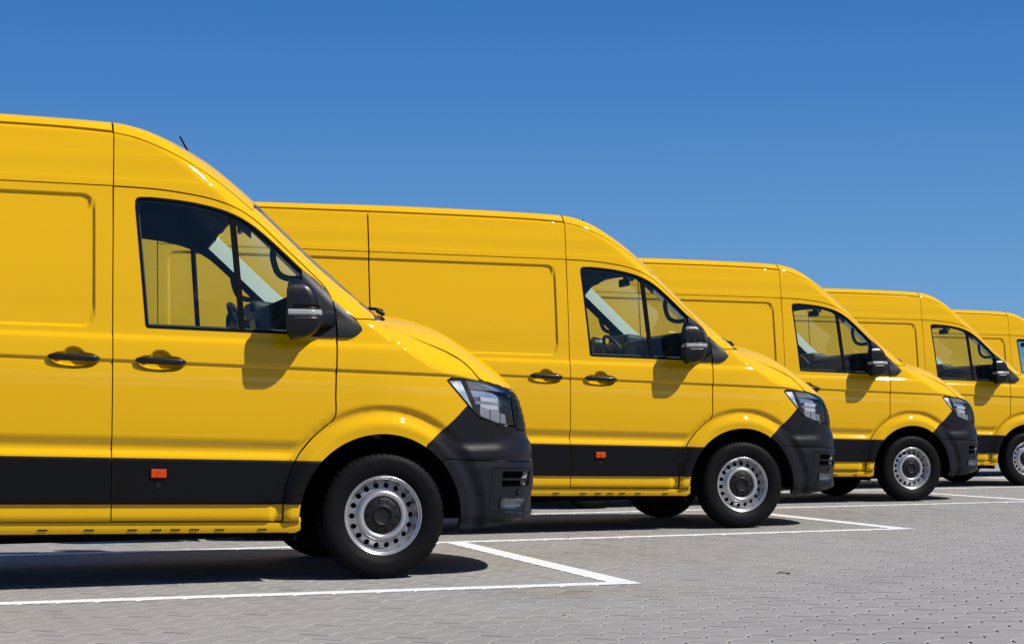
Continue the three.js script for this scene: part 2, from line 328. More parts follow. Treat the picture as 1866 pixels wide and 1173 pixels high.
// ---------- outlines, in metres from the front axle (x forward, y up), carried to (x, h) ----------
const XH = p => p.map(([x, y]) => [x, hOf(x, y)]);
const arc = (cx, cy, r, a0, a1, n = 28) => Array.from({ length: n + 1 }, (_, i) => { const a = a0 + (a1 - a0) * i / n; return [cx + r * Math.cos(a), cy + r * Math.sin(a)]; });
const HS = lines(0.25, 2.56, 0.085, [0.30, 0.37, 0.02], [0.37, 0.47, 0.014], [0.722, 0.85, 0.009], [1.18, 1.325, 0.006], [1.229, 1.262, 0.0042], [1.352, 1.395, 0.0055], [1.408, 1.436, 0.004], [2.118, 2.146, 0.004], [2.225, 2.244, 0.005], [2.363, 2.384, 0.006]);
const HSf = lines(0.25, 1.62, 0.0135, [1.229, 1.262, 0.0042], [0.722, 0.85, 0.009]);
const HSd = lines(0.25, 2.3, 0.04, [0.38, 0.47, 0.014], [0.722, 0.85, 0.009], [1.18, 1.32, 0.006], [1.352, 1.395, 0.0055]);
const G = 0.0031;                                                // half a shut line
const bX = lin([[0.37, -1.503], [1.25, -1.500], [1.69, -1.499], [2.2, -1.4945], [2.5, -1.491]]);   // shut line behind the cab doors
const seamTop = [[-1.4947, 2.176], [-1.312, 2.169], [-1.167, 2.156], [-0.993, 2.129], [-0.90, 2.104], [-0.818, 2.072], [-0.75, 2.034], [-0.688, 1.987], [-0.556, 1.864], [-0.468, 1.783], [-0.385, 1.704], [-0.337, 1.655], [-0.308, 1.605], [-0.290, 1.55], [-0.278, 1.487]];
const seamFront = [[-0.275, 1.36], [-0.282, 1.182], [-0.287, 1.033], [-0.292, 0.905], [-0.345, 0.857], [-0.405, 0.806], [-0.450, 0.757], [-0.490, 0.705], [-0.522, 0.645], [-0.547, 0.585], [-0.567, 0.516], [-0.579, 0.435]];
const curveP = (pts, n = 40) => new THREE.CatmullRomCurve3(pts.map(p => new THREE.Vector3(p[0], p[1], 0)), false, 'centripetal').getPoints(n).map(v => [v.x, v.y]);
const doorEdge = [...curveP(seamTop, 44), ...curveP(seamFront, 36)];
function shift(poly, d) {                                         // closed outline moved inwards by d
  const n = poly.length, sg = area(poly) > 0 ? 1 : -1;
  return poly.map((p, i) => {
    const a = poly[(i + n - 1) % n], b = poly[(i + 1) % n], la = Math.hypot(p[0] - a[0], p[1] - a[1]) || 1, lb = Math.hypot(b[0] - p[0], b[1] - p[1]) || 1;
    let n1 = [-(p[1] - a[1]) / la, (p[0] - a[0]) / la], n2 = [-(b[1] - p[1]) / lb, (b[0] - p[0]) / lb], m = [n1[0] + n2[0], n1[1] + n2[1]]; const l = Math.hypot(...m) || 1; m = [m[0] / l, m[1] / l];
    const k = d * sg / Math.max(0.45, m[0] * n1[0] + m[1] * n1[1]); return [p[0] + m[0] * k, p[1] + m[1] * k];
  });
}
const doorXY = [[bX(0.373), yOf(-1.503, 0.373)], [bX(1.25), 1.25], [bX(1.69), 1.69], ...doorEdge, [-0.583, yOf(-0.583, 0.373)]];
const doorOut = shift(XH(doorXY), G);
const winTop = [[-1.296, 2.122], [-1.167, 2.112], [-1.039, 2.095], [-0.906, 2.064], [-0.819, 2.030], [-0.731, 1.979], [-0.644, 1.909], [-0.556, 1.830], [-0.46, 1.741]];
const winXY = [[-1.324, 1.402], ...rounded([[-1.377, 2.06], [-1.377, 2.120], [-1.296, 2.122]], [0, 0.03, 0]), ...curveP(winTop, 30).slice(1), [-0.445, 1.727], [-0.398, 1.368], [-0.565, 1.374], [-1.087, 1.393]];
const winOut = XH(rounded(winXY.slice(0), winXY.map((p, i) => i === 0 ? 0.02 : 0)));
const pillarTop = x => topY(x) - 0.034;
const pillarXY = [[bX(2.2) + G, 2.182], [bX(2.5) + G, grooveY(-1.49) - 0.007]];
for (let x = -1.45; x <= -0.74; x += 0.05) pillarXY.push([x, grooveY(x) - 0.007]);
pillarXY.push([-0.722, grooveY(-0.722) - 0.007], [-0.700, pillarTop(-0.700)]);
for (let x = -0.65; x <= -0.06; x += 0.045) pillarXY.push([x, pillarTop(x)]);
pillarXY.push([-0.030, 1.508], [-0.034, 1.467], [-0.162, 1.467], [-0.204, 1.497], [-0.272, 1.560]);
const seamUp = curveP(seamTop, 44).filter(p => p[0] < -0.287).reverse().map(([x, y], i, a) => { const q = a[Math.min(i + 1, a.length - 1)], p = a[Math.max(0, i - 1)], dx = q[0] - p[0], dy = q[1] - p[1], l = Math.hypot(dx, dy) || 1; return [x + dy / l * 2 * G * 0.9, y - dx / l * 2 * G * 0.9]; });
pillarXY.push(...seamUp);
const pillarOut = XH(pillarXY);
// mirror triangle: one piece on the door, one on the wing
const triDoor = XH(rounded([[-0.461, 1.742], [-0.385, 1.687], [-0.318, 1.624], [-0.295, 1.565], [-0.281, 1.48], [-0.279, 1.359], [-0.415, 1.361], [-0.47, 1.40]], 0.006));
const triWing = XH(rounded([[-0.287, 1.570], [-0.272, 1.558], [-0.204, 1.493], [-0.150, 1.437], [-0.131, 1.410], [-0.131, 1.396], [-0.168, 1.370], [-0.206, 1.359], [-0.270, 1.358], [-0.272, 1.48]], 0.008));
const hoodLine = [[-0.032, 1.459], [0.004, 1.445], [0.101, 1.404], [0.252, 1.340], [0.390, 1.284], [0.480, 1.233], [0.531, 1.181], [0.572, 1.122]];
const bumpLine = [[0.495, 0.966], [0.417, 0.899], [0.337, 0.831], [0.2475, 0.755]];
const frontArch = (a0, a1, n) => arc(AX, AY, 0.47, a0, a1, n);
const aBump = Math.atan2(0.755 - AY, 0.2475 - AX), aRear = Math.PI - Math.asin(0.0 / 0.47);
const wingXY = [[-0.574, yOf(-0.574, 0.373)], ...curveP(seamFront, 36).reverse().map(([x, y], i, a) => { const q = a[Math.min(i + 1, a.length - 1)], p = a[Math.max(0, i - 1)], dx = q[0] - p[0], dy = q[1] - p[1], l = Math.hypot(dx, dy) || 1; return [x + dy / l * G * 2, y - dx / l * G * 2]; }).map(p => p),
  [-0.266, 1.3545], [-0.206, 1.3545], [-0.167, 1.3655], [-0.1265, 1.394], [-0.1265, 1.412], [-0.158, 1.4585], ...hoodLine.map(([x, y], i) => [x - 0.003 * sstep(0.1, 0.4, x), y - 0.0005 - 0.0025 * sstep(0.1, 0.4, x)]),
  [0.566, 1.118], [0.476, 1.131], [0.392, 1.134], [0.362, 1.116], [0.490, 0.972], ...bumpLine.slice(1), ...frontArch(aBump, aRear, 40), [-0.478, yOf(-0.478, 0.373)]];
const wingOut = XH(wingXY);
const headXY = [[0.366, 1.113], [0.393, 1.130], [0.476, 1.1275], [0.574, 1.1165], [0.70, 1.0945], [0.78, 1.081], [0.846, 1.073], [0.828, 1.045], [0.822, 1.015], [0.828, 0.960], [0.841, 0.900], [0.858, 0.853], [0.77, 0.858], [0.697, 0.865], [0.568, 0.906], [0.497, 0.969]];
const mirU = p => [2 * FMID - p[0], p[1]];
const sym = half => [...half, ...half.slice().reverse().map(mirU)];
const splitLine = [[0.35, 0.672], [0.488, 0.660], [0.668, 0.655], [0.843, 0.647], [1.074, 0.640], [1.3, 0.638], [FMID, 0.637]];
const aSplit = Math.atan2(0.672 - AY, 0.350 - AX);

const van = new THREE.Group();                                   // the nearest van; the others are copies of it
const R = {};                                                    // right-hand geometries, mirrored for the left
function both(name, geo, mat, parent = van) { const g = geo; return [mesh(name, g, mat, parent), mesh(name, mirrored(g), mat, parent)]; }
function pair(name, geo, mat, parents) { return [mesh(name, geo, mat, parents[0]), mesh(name, mirrored(geo), mat, parents[1])]; }

// --- cab doors ---
const doorXs = lines(-1.52, -0.25, 0.05, [-1.40, -1.10, 0.0075], [-0.66, -0.25, 0.0125]);
const doors = both('cab_door', panel(sideMap, doorOut, doorXs, HSd, { holes: [winOut], holeFlange: 0.012 }), M.paint);
// --- sliding door with its pressed panel, and the fixed panel behind it ---
const slideXs = lines(-3.18, -1.5, 0.10, [-1.86, -1.56, 0.0075], [-1.615, -1.585, 0.004]);
const slideOut = [[-3.102 + G, 0.373], [bX(0.373) - G, 0.373], [bX(1.25) - G, 1.25], [bX(1.69) - G, 1.69], [bX(2.186) - G, 2.186], [-3.102 + G, 2.186]];
const slides = both('sliding_door', panel(sideMap, slideOut, slideXs, HS), M.paint);
const rearOut = [[-4.711, 0.463], [-4.16, 0.44], ...arc(RX, AY + 0.03, 0.47, Math.PI - 0.05, 0.02, 30), [-3.115, 0.373], [-3.1105, 0.373], [-3.1105, 2.186], [-4.711, 2.186]];
both('rear_side_panel', panel(sideMap, rearOut, lines(-4.89, -3.10, 0.10, [-4.68, -4.60, 0.010]), lines(0.3, 2.2, 0.06, [1.40, 1.446, 0.008], [2.10, 2.146, 0.008])), M.paint);
const upperA = [[-3.1105, 2.1925], [-3.1105, hOf(-3.11, grooveY(-3.18) - 0.007)], [-4.711, hOf(-4.711, grooveY(-4.711) - 0.007)], [-4.711, 2.1925]];
both('rear_corner_panel', panel(sideMap, [[-4.88, 0.47], [-4.718, 0.463], [-4.718, hOf(-4.718, grooveY(-4.718) - 0.007)], [-4.88, hOf(-4.88, grooveY(-4.88) - 0.007)]], lines(-4.89, -4.7, 0.05), lines(0.4, 2.7, 0.1)), M.paint);
const upperB = [[-3.102 + G, 2.1925], [bX(2.19) - G, 2.1925], [bX(2.5) - G, hOf(-1.5, grooveY(-1.5) - 0.007)], [-3.102 + G, hOf(-3.10, grooveY(-3.10) - 0.007)]];
both('upper_side_panel', merged([panel(sideMap, upperA, lines(-4.89, -3.10, 0.12), HS), panel(sideMap, upperB, lines(-3.18, -1.48, 0.12), HS)]), M.paint);
both('windscreen_pillar', panel(sideMap, pillarOut, lines(-1.5, 0.0, 0.03), lines(1.4, 2.56, 0.03, [2.225, 2.244, 0.005], [2.363, 2.384, 0.006])), M.paint);
both('front_wing', panel(sideMap, wingOut, lines(-0.6, 0.6, 0.0125), HSf, { flange: 0.03 }), M.paint);
// --- sill ---
const sillOut = XH([[-4.2, 0.4], [-4.2, 0.34], [-0.498, 0.285], [-0.474, 0.300], [-0.478, 0.331], [-4.2, 0.41]]);
const sills = both('sill', panel(sideMap, [[-3.2, 0.302], [-0.505, 0.310], [-0.478, 0.325], [-0.478, 0.3665], [-3.2, 0.3665]], lines(-3.2, -0.47, 0.2), lines(0.29, 0.37, 0.01), { flange: 0.06 }), M.paint);
{
  const slots = [];
  for (const x of [-2.65, -2.4, -2.16, -1.855, -1.614, -1.388, -1.260, -1.159, -1.058, -0.922, -0.688]) { const p = hit(sideMap, x, 0.327 + 0.002 * rnd()); slots.push(rbox(0.052, 0.0065, 0.006, 0.002, p[0], p[1], p[2] + 0.0005, -0.25, 0, slope(0.33))); }
  for (const s of slots) pair('drain_slot', s, M.black, sills);
}
// --- black side mouldings ---
const mouldOff = (a, b) => 0.0175 - 0.013 * sstep(0.709, 0.7205, b) - 0.006 * sstep(0.4745, 0.466, b);
const mouldHs = lines(0.466, 0.7205, 0.06, [0.466, 0.478, 0.004], [0.705, 0.7205, 0.0026]);
const mould = (out, xs) => panel(sideMap, out, xs, mouldHs, { off: mouldOff, flange: 0.012 });
const slideMould = pair('side_moulding', mould([[-3.098, 0.466], [-1.5075, 0.466], [-1.5065, 0.7205], [-3.098, 0.7205]], lines(-3.17, -1.5, 0.2)), M.moulding, slides);
const seamH = XH(curveP(seamFront, 60)), seamX = h => { for (let i = 0; i < seamH.length - 1; i++) if ((seamH[i][1] - h) * (seamH[i + 1][1] - h) <= 0) return seamH[i][0] + (seamH[i + 1][0] - seamH[i][0]) * (h - seamH[i][1]) / (seamH[i + 1][1] - seamH[i][1] || 1); return -0.58; };
const mdOut = [[-1.4985, 0.466]]; for (let h = 0.466; h <= 0.7206; h += 0.02545) mdOut.push([seamX(h) - G, h]); mdOut.push([-1.4975, 0.7205]);
const doorMould = pair('side_moulding', mould(mdOut, lines(-1.5, -0.45, 0.15, [-0.6, -0.45, 0.03])), M.moulding, doors);
const archX = h => { let x = -0.45; for (let i = 0; i < 8; i++) { const y = yOf(x, h); x = AX - Math.sqrt(Math.max(0.0001, 0.47 * 0.47 - (y - AY) * (y - AY))) - 0.001; } return x; };
const mwOut = []; for (let h = 0.466; h <= 0.7206; h += 0.02545) mwOut.push([seamX(h) + G, h]); for (let h = 0.7205; h >= 0.4655; h -= 0.02545) mwOut.push([archX(h), h]);
both('wing_moulding', mould(mwOut, lines(-0.6, -0.3, 0.02)), M.moulding);
{
  const p = hit(sideMap, -1.256, hOf(-1.256, 0.614), 0.0175), f = [rbox(0.088, 0.054, 0.010, 0.006, p[0], p[1], p[2] + 0.002, 0, 0, -0.025)];
  pair('marker_lamp_bezel', f[0], M.moulding, doorMould);
  pair('side_marker_lamp', merged([rbox(0.082, 0.047, 0.012, 0.005, p[0], p[1], p[2] + 0.006, 0, 0, -0.025), rbox(0.004, 0.036, 0.004, 0.001, p[0] - 0.004, p[1], p[2] + 0.0125, 0, 0, -0.02), rbox(0.014, 0.004, 0.003, 0.001, p[0] + 0.006, p[1] + 0.006, p[2] + 0.0125)]), M.amber, doorMould);
  const q = hit(sideMap, -1.256, hOf(-1.256, 0.550), 0.0175), c = new THREE.CylinderGeometry(0.013, 0.013, 0.004, 20); c.rotateX(Math.PI / 2); c.translate(q[0], q[1], q[2] + 0.001);
  pair('parking_sensor', c, M.gloss, doorMould);
}
// --- handles ---
function handleGeo(cx, ch) {
  const y0 = yOf(cx, ch), sl = -0.045;
  const rings = []; for (let i = 0; i <= 20; i++) { const s = -1 + i / 10, x = cx + s * 0.136, e = Math.sqrt(Math.max(0, 1 - Math.pow(Math.abs(s), 7))), z = sideW(cx - 0.25, y0) + 0.012 + 0.009 * (1 - s * s); rings.push(ring(t => { const [c, d] = sup(t, 2.8); return [x, y0 + 0.006 + s * 0.136 * sl + c * (0.004 + 0.0135 * e), z + d * (0.004 + 0.010 * e)]; }, 20)); }
  return loft(rings);
}
pair('door_handle', handleGeo(...HANDLES[0]), M.gloss, doors);
pair('door_handle', handleGeo(...HANDLES[1]), M.gloss, slides);
// --- side windows ---
const sealOff = 0.0025;
pair('window_seal', panel(sideMap, shift(winOut, -0.001), lines(-1.4, -0.35, 0.06), lines(1.2, 2.3, 0.06), { holes: [shift(winOut, 0.0125)], off: sealOff, flange: 0.01, holeFlange: 0.035 }), M.rubber, doors);
pair('door_window', panel(sideMap, shift(winOut, 0.010), lines(-1.4, -0.35, 0.08), lines(1.2, 2.3, 0.08), { off: -0.010, flange: 0 }), M.glass, doors);
pair('window_divider', panel(sideMap, XH([[-0.866, 2.048], [-0.832, 2.034], [-0.785, 1.385], [-0.815, 1.386]]), lines(-0.9, -0.75, 0.03), lines(1.3, 2.2, 0.1), { off: -0.003, flange: 0.02 }), M.rubber, doors);
// --- mirrors ---
const mirrorBase = pair('mirror_base', panel(sideMap, triDoor, lines(-0.5, -0.25, 0.03), lines(1.3, 1.85, 0.03), { off: (a, b) => 0.012, flange: 0.03 }), M.plastic, doors);
both('pillar_trim', panel(sideMap, triWing, lines(-0.3, -0.1, 0.02), lines(1.35, 1.7, 0.02), { off: (a, b) => 0.011 + 0.006 * sstep(1.52, 1.44, b), flange: 0.03 }), M.plastic);
{
  const xr = pchip([[1.345, -0.560], [1.375, -0.570], [1.66, -0.566]]), xf = pchip([[1.335, -0.51], [1.345, -0.477], [1.36, -0.446], [1.385, -0.415], [1.42, -0.394], [1.47, -0.389], [1.52, -0.398], [1.56, -0.408], [1.60, -0.428], [1.63, -0.452], [1.655, -0.490], [1.667, -0.530]]);
  const zo = pchip([[1.335, 1.150], [1.352, 1.190], [1.38, 1.208], [1.45, 1.216], [1.56, 1.212], [1.61, 1.204], [1.64, 1.188], [1.667, 1.150]]), zi = pchip([[1.335, 1.110], [1.36, 1.070], [1.41, 1.055], [1.58, 1.060], [1.64, 1.078], [1.667, 1.11]]);
  const sec = (y, k = 0, back) => ring(t => {
    let [c, q] = sup(t, 3.4); const x0 = back || xr(y), x1 = xf(y), a = zi(y) + k, b = zo(y) - k;
    if (c < 0) { c = -1 + (1 + c) * 0.999; [c, q] = sup(t, 16); }
    const zz = (a + b) / 2 + q * (b - a) / 2, xb = x0 + (back ? Math.max(0, 1.21 - zz) * 0.16 : 0), round = 0.55 + 0.45 * Math.sqrt(Math.max(0, 1 - Math.pow(Math.abs(q), 4)));
    return [c < 0 ? (xb + x1) / 2 + c * (x1 - xb) / 2 : (x0 + x1) / 2 + c * ((x1 - x0) / 2 - k) * round, y, zz];
  }, 48);
  const build = (ys, k = 0, back) => loft(ys.map(y => sec(y, k, back)));
  const steps = (a, b, n) => Array.from({ length: n + 1 }, (_, i) => a + (b - a) * i / n);
  const mb = pair('mirror_housing', merged([build([...steps(1.514, 1.60, 5), ...steps(1.612, 1.667, 8)]), build(steps(1.498, 1.513, 2), 0.004), build([...steps(1.336, 1.38, 7), ...steps(1.39, 1.463, 4)])]), M.cap, doors);
  pair('turn_signal', build(steps(1.464, 1.497, 3), -0.0012, -0.5945), M.clear, mb);
  const edge = []; for (let y = 1.350; y <= 1.6571; y += 0.0153) edge.push([y, zo(y) - 0.0005]); for (let y = 1.656; y >= 1.3499; y -= 0.0153) edge.push([y, zi(y) + 0.0005]);
  const face = (k, x) => edge.map(([y, z]) => [x + Math.max(0, 1.21 - z) * 0.16 + 0.034 * Math.pow(Math.abs(y - 1.503) / 0.154, 9) * (x < -0.585 ? 1 : 0), 1.503 + (y - 1.503) * (1 - k / 0.15), 1.134 + (z - 1.134) * (1 - k / 0.075)]), g = loft([face(0.010, -0.571), face(0.010, -0.569)]);
  pair('mirror_rim', loft([face(0, -0.560), face(0.0, -0.590), face(0.002, -0.593), face(0.007, -0.593), face(0.008, -0.572)], false), M.cap, mb);
  pair('mirror_glass', g, M.mirror, mb);
  pair('mirror_arm', loft([[1.125, 0.030], [1.06, 0.036], [1.02, 0.048], [0.97, 0.056]].map(([z, r], i) => ring(t => { const [c, s] = sup(t, 2.6); return [-0.415 + 0.03 * i + c * r * 1.1, 1.452 + s * r, z]; }, 20))), M.plastic, mb);
}
// --- roof, windscreen, bonnet ---
const RS = lines(0, 2 * RMID, 0.14, [0, 0.42, 0.03], [2 * RMID - 0.42, 2 * RMID, 0.03]);
const gs = 0.007;
mesh('roof', panel(roofMap, [[-4.88, 0.010], [-1.4942, 0.010], [-1.4942, 2 * RMID - 0.010], [-4.88, 2 * RMID - 0.010]], lines(-4.89, -1.5, 0.2), RS, { flange: 0.03 }), M.paint, van);
mesh('cab_roof', panel(roofMap, [[-1.4895, 0], [-0.712, 0], [-0.705, 0.12], [-0.69, 0.26], [-0.66, RMID], [-0.69, 2 * RMID - 0.26], [-0.705, 2 * RMID - 0.12], [-0.712, 2 * RMID], [-1.4895, 2 * RMID]], lines(-1.5, -0.6, 0.035), RS, { flange: 0.03 }), M.paint, van);
both('roof_gutter', panel(roofMap, [[-4.88, -0.03], [-1.495, -0.03], [-1.495, 0.035], [-4.88, 0.035]], lines(-4.89, -1.5, 0.2), lines(-0.04, 0.04, 0.02), { off: -0.014, flange: 0 }), M.paint);
const edgeZ = x => hit(sideMap, x, hOf(x, pillarTop(x)))[2];
const wsR = []; for (let x = -0.692; x <= -0.03; x += 0.055) wsR.push([x, edgeZ(x) - 0.003]);
const wsOut = [[-0.650, 0], [-0.675, 0.35], ...wsR, [-0.0, 0.73], [0.03, 0.5], [0.045, 0]];
const wsFull = [...wsOut, ...wsOut.slice(1, -1).reverse().map(([x, z]) => [x, -z])];
const windscreen = mesh('windscreen', panel(topMap, wsFull, lines(-0.7, 0.06, 0.05), lines(-0.95, 0.95, 0.07), { off: -0.002, flange: 0 }), M.glass, van);
const cowlOut = [[-0.004, 0.735], [0.008, 0.70], [0.036, 0.5], [0.05, 0], [0.10, 0], [0.085, 0.5], [0.058, 0.72], [0.04, 0.748], [0.02, 0.752]];
mesh('cowl_panel', panel(topMap, [...cowlOut.slice(0, 3), [0.05, 0], ...cowlOut.slice(0, 3).reverse().map(([x, z]) => [x, -z]), ...cowlOut.slice(5).reverse().map(([x, z]) => [x, -z]), [0.10, 0], ...cowlOut.slice(5)], lines(-0.1, 0.2, 0.03), lines(-0.9, 0.9, 0.05), { off: -0.012, flange: 0.02 }), M.plastic, van);
const hoodR = curveP(hoodLine, 30).map(([x, y]) => [x + 0.001, hit(sideMap, x, hOf(x, y + 0.0005 + 0.003 * sstep(0.1, 0.4, x)))[2] - 0.003 * sstep(0.1, 0.4, x)]);
const noseZ = (y, u) => { const p = hit(frontMap, u, y); return [p[0], p[2]]; };
const hoodFront = [[0.62, 1.1135], [0.70, 1.098], [0.80, 1.081], [0.90, 1.073], [1.0, 1.073], [1.15, 1.075], [1.4, 1.077], [FMID - 0.1, 1.078]].map(([u, y]) => noseZ(y, u));
const hoodHalf = [[0.105, 0.02], [0.09, 0.5], [0.062, 0.745], [0.02, 0.815], ...hoodR, ...hoodFront];
mesh('bonnet', panel(topMap, [...hoodHalf, ...hoodHalf.slice().reverse().map(([x, z]) => [x, -z])], lines(-0.05, 1.1, 0.03), lines(-1, 1, 0.04), { flange: 0.02 }), M.paint, van);
for (const px of [0.60, -0.02]) {
  const y = x => topY(x) + 0.012, top = (x, z) => { const p = hit(topMap, x, z); return [p[0] + 0.012, p[1] + 0.018, p[2]]; };
  const b0 = top(0.062, px), pts = [b0, top(0.046, px - 0.10), top(0.040, px - 0.22), top(0.035, px - 0.34)], bl = [top(0.012, px + 0.04), top(0.02, px - 0.14), top(0.024, px - 0.34), top(0.022, px - 0.56)];
  const w = mesh('wiper', merged([tube(pts.map(p => [p[0], p[1] + 0.012, p[2]]), 0.010, 16, 6), rbox(0.055, 0.022, 0.04, 0.008, b0[0] - 0.008, b0[1] + 0.002, b0[2], 0, 0, -0.5)]), M.gloss, van);
  mesh('wiper_blade', tube(bl, 0.008, 20, 6), M.rubber, w);
}
// --- headlights: bucket, reflectors, lamp bars behind a clear lens ---
const US = lines(0.2, 1.2, 0.03), YS = lines(0.2, 1.2, 0.03), USw = lines(0.2, 2 * FMID - 0.2, 0.035, [0.6, 1.2, 0.022]), YF = lines(0.2, 1.2, 0.018);
const headIn = shift(headXY, 0.006);
const lamps = both('headlight', panel(frontMap, shift(headXY, 0.003), US, YS, { holes: [shift(headXY, 0.010)], off: -0.001, flange: 0.09, holeFlange: 0.09 }), M.gloss);
pair('lamp_bucket', panel(frontMap, headIn, US, YS, { off: -0.085, flange: 0 }), M.chromeDark, lamps);
pair('indicator_reflector', panel(frontMap, [[0.383, 1.112], [0.455, 1.113], [0.560, 0.930], [0.548, 0.925], [0.503, 0.972]], lines(0.3, 0.6, 0.02), YS, { off: (a, b) => -0.012 - 0.012 * sstep(0.38, 0.55, a), flange: 0.02 }), M.chrome, lamps);
pair('lamp_divider', panel(frontMap, [[0.462, 1.116], [0.482, 1.116], [0.592, 0.907], [0.570, 0.912]], lines(0.4, 0.65, 0.03), YS, { off: -0.008, flange: 0.07 }), M.plastic, lamps);
pair('upper_reflector', panel(frontMap, [[0.487, 1.114], [0.58, 1.105], [0.70, 1.084], [0.832, 1.064], [0.822, 1.044], [0.70, 1.056], [0.515, 1.068]], US, lines(0.9, 1.2, 0.012), { off: (a, b) => -0.012 - 0.45 * (1.115 - 0.13 * (a - 0.49) - b), flange: 0.01 }), M.chromeMid, lamps);
pair('lamp_bar', merged([0, 1].map(k => panel(frontMap, [[0.60, 1.022 - k * 0.042], [0.735, 1.012 - k * 0.042], [0.735, 0.988 - k * 0.042], [0.605, 0.998 - k * 0.042]], US, YS, { off: -0.038, flange: 0.045 }))), M.chrome, lamps);
pair('lower_reflector', merged(Array.from({ length: 6 }, (_, k) => { const u = 0.595 + k * 0.040, y = 0.968 - k * 0.010; return panel(frontMap, [[u, y], [u + 0.036, y - 0.009], [u + 0.036, y - 0.075 + 0.002 * k], [u, y - 0.066]], US, YS, { off: -0.032 - 0.004 * (k % 2), flange: 0.04 }); })), M.chromeMid, lamps);
pair('headlight_lens', panel(frontMap, headIn, US, YS, { off: -0.0005, flange: 0 }), M.lens, lamps);
// --- grille ---
const grilleHalf = [[1.2, 0.822], [0.95, 0.828], [0.872, 0.840], [0.850, 0.905], [0.838, 0.960], [0.832, 1.015], [0.840, 1.045], [0.858, 1.066], [1.2, 1.068]], grilleOut = sym(grilleHalf);
const grille = mesh('radiator_grille', panel(frontMap, grilleOut, USw, YF, { off: 0.0, flange: 0.03 }), M.grille, van);
for (const y of [0.865, 0.91, 0.955, 1.0, 1.035]) mesh('grille_slat', panel(frontMap, sym([[0.89, y - 0.012], [0.89, y + 0.012]]), USw, YF, { off: 0.0035, flange: 0.005 }), M.grille, grille);
mesh('chrome_strip', panel(frontMap, sym([[0.866, 1.055], [0.872, 1.0685]]), USw, YF, { off: 0.003, flange: 0.01 }), M.chrome, grille);
// --- bumper ---
const bumpUpHalf = [...frontArch(aSplit, aBump, 8), ...bumpLine.slice(0, 3).reverse(), [0.495, 0.964], [0.568, 0.900], [0.697, 0.859], [0.77, 0.852], [0.860, 0.847], [0.866, 0.834], [0.95, 0.821], [1.2, 0.815]];
const upOut = [...bumpUpHalf, ...bumpUpHalf.slice().reverse().map(mirU), ...splitLine.slice(0, -1).map(([u, y]) => mirU([u, y + 0.003])), ...splitLine.slice().reverse().map(([u, y]) => [u, y + 0.003])];
const bumper = mesh('front_bumper', panel(frontMap, upOut, USw, YF, { flange: 0.03 }), M.plastic, van);
const aLow = Math.atan2(0.268 - AY, 0.452 - AX);
const loHalf = [...frontArch(aSplit - 0.012, aLow, 16), [0.47, 0.262], [0.58, 0.268], [0.70, 0.276], [0.85, 0.296], [1.0, 0.318], [1.2, 0.325], [FMID, 0.325]];
const insertOut = rounded([[0.625, 0.362], [0.660, 0.615], [1.065, 0.600], [1.035, 0.47], [0.92, 0.345]], 0.022);
const loOut = [...splitLine.map(([u, y]) => [u, y - 0.003]).reverse(), ...loHalf, ...loHalf.slice(0, -1).reverse().map(mirU), ...splitLine.slice(0, -1).map(([u, y]) => mirU([u, y - 0.003]))];
mesh('bumper_skirt', panel(frontMap, loOut, USw, YF, { holes: [insertOut, insertOut.map(mirU)], flange: 0.03, holeFlange: 0.012 }), M.plastic, bumper);
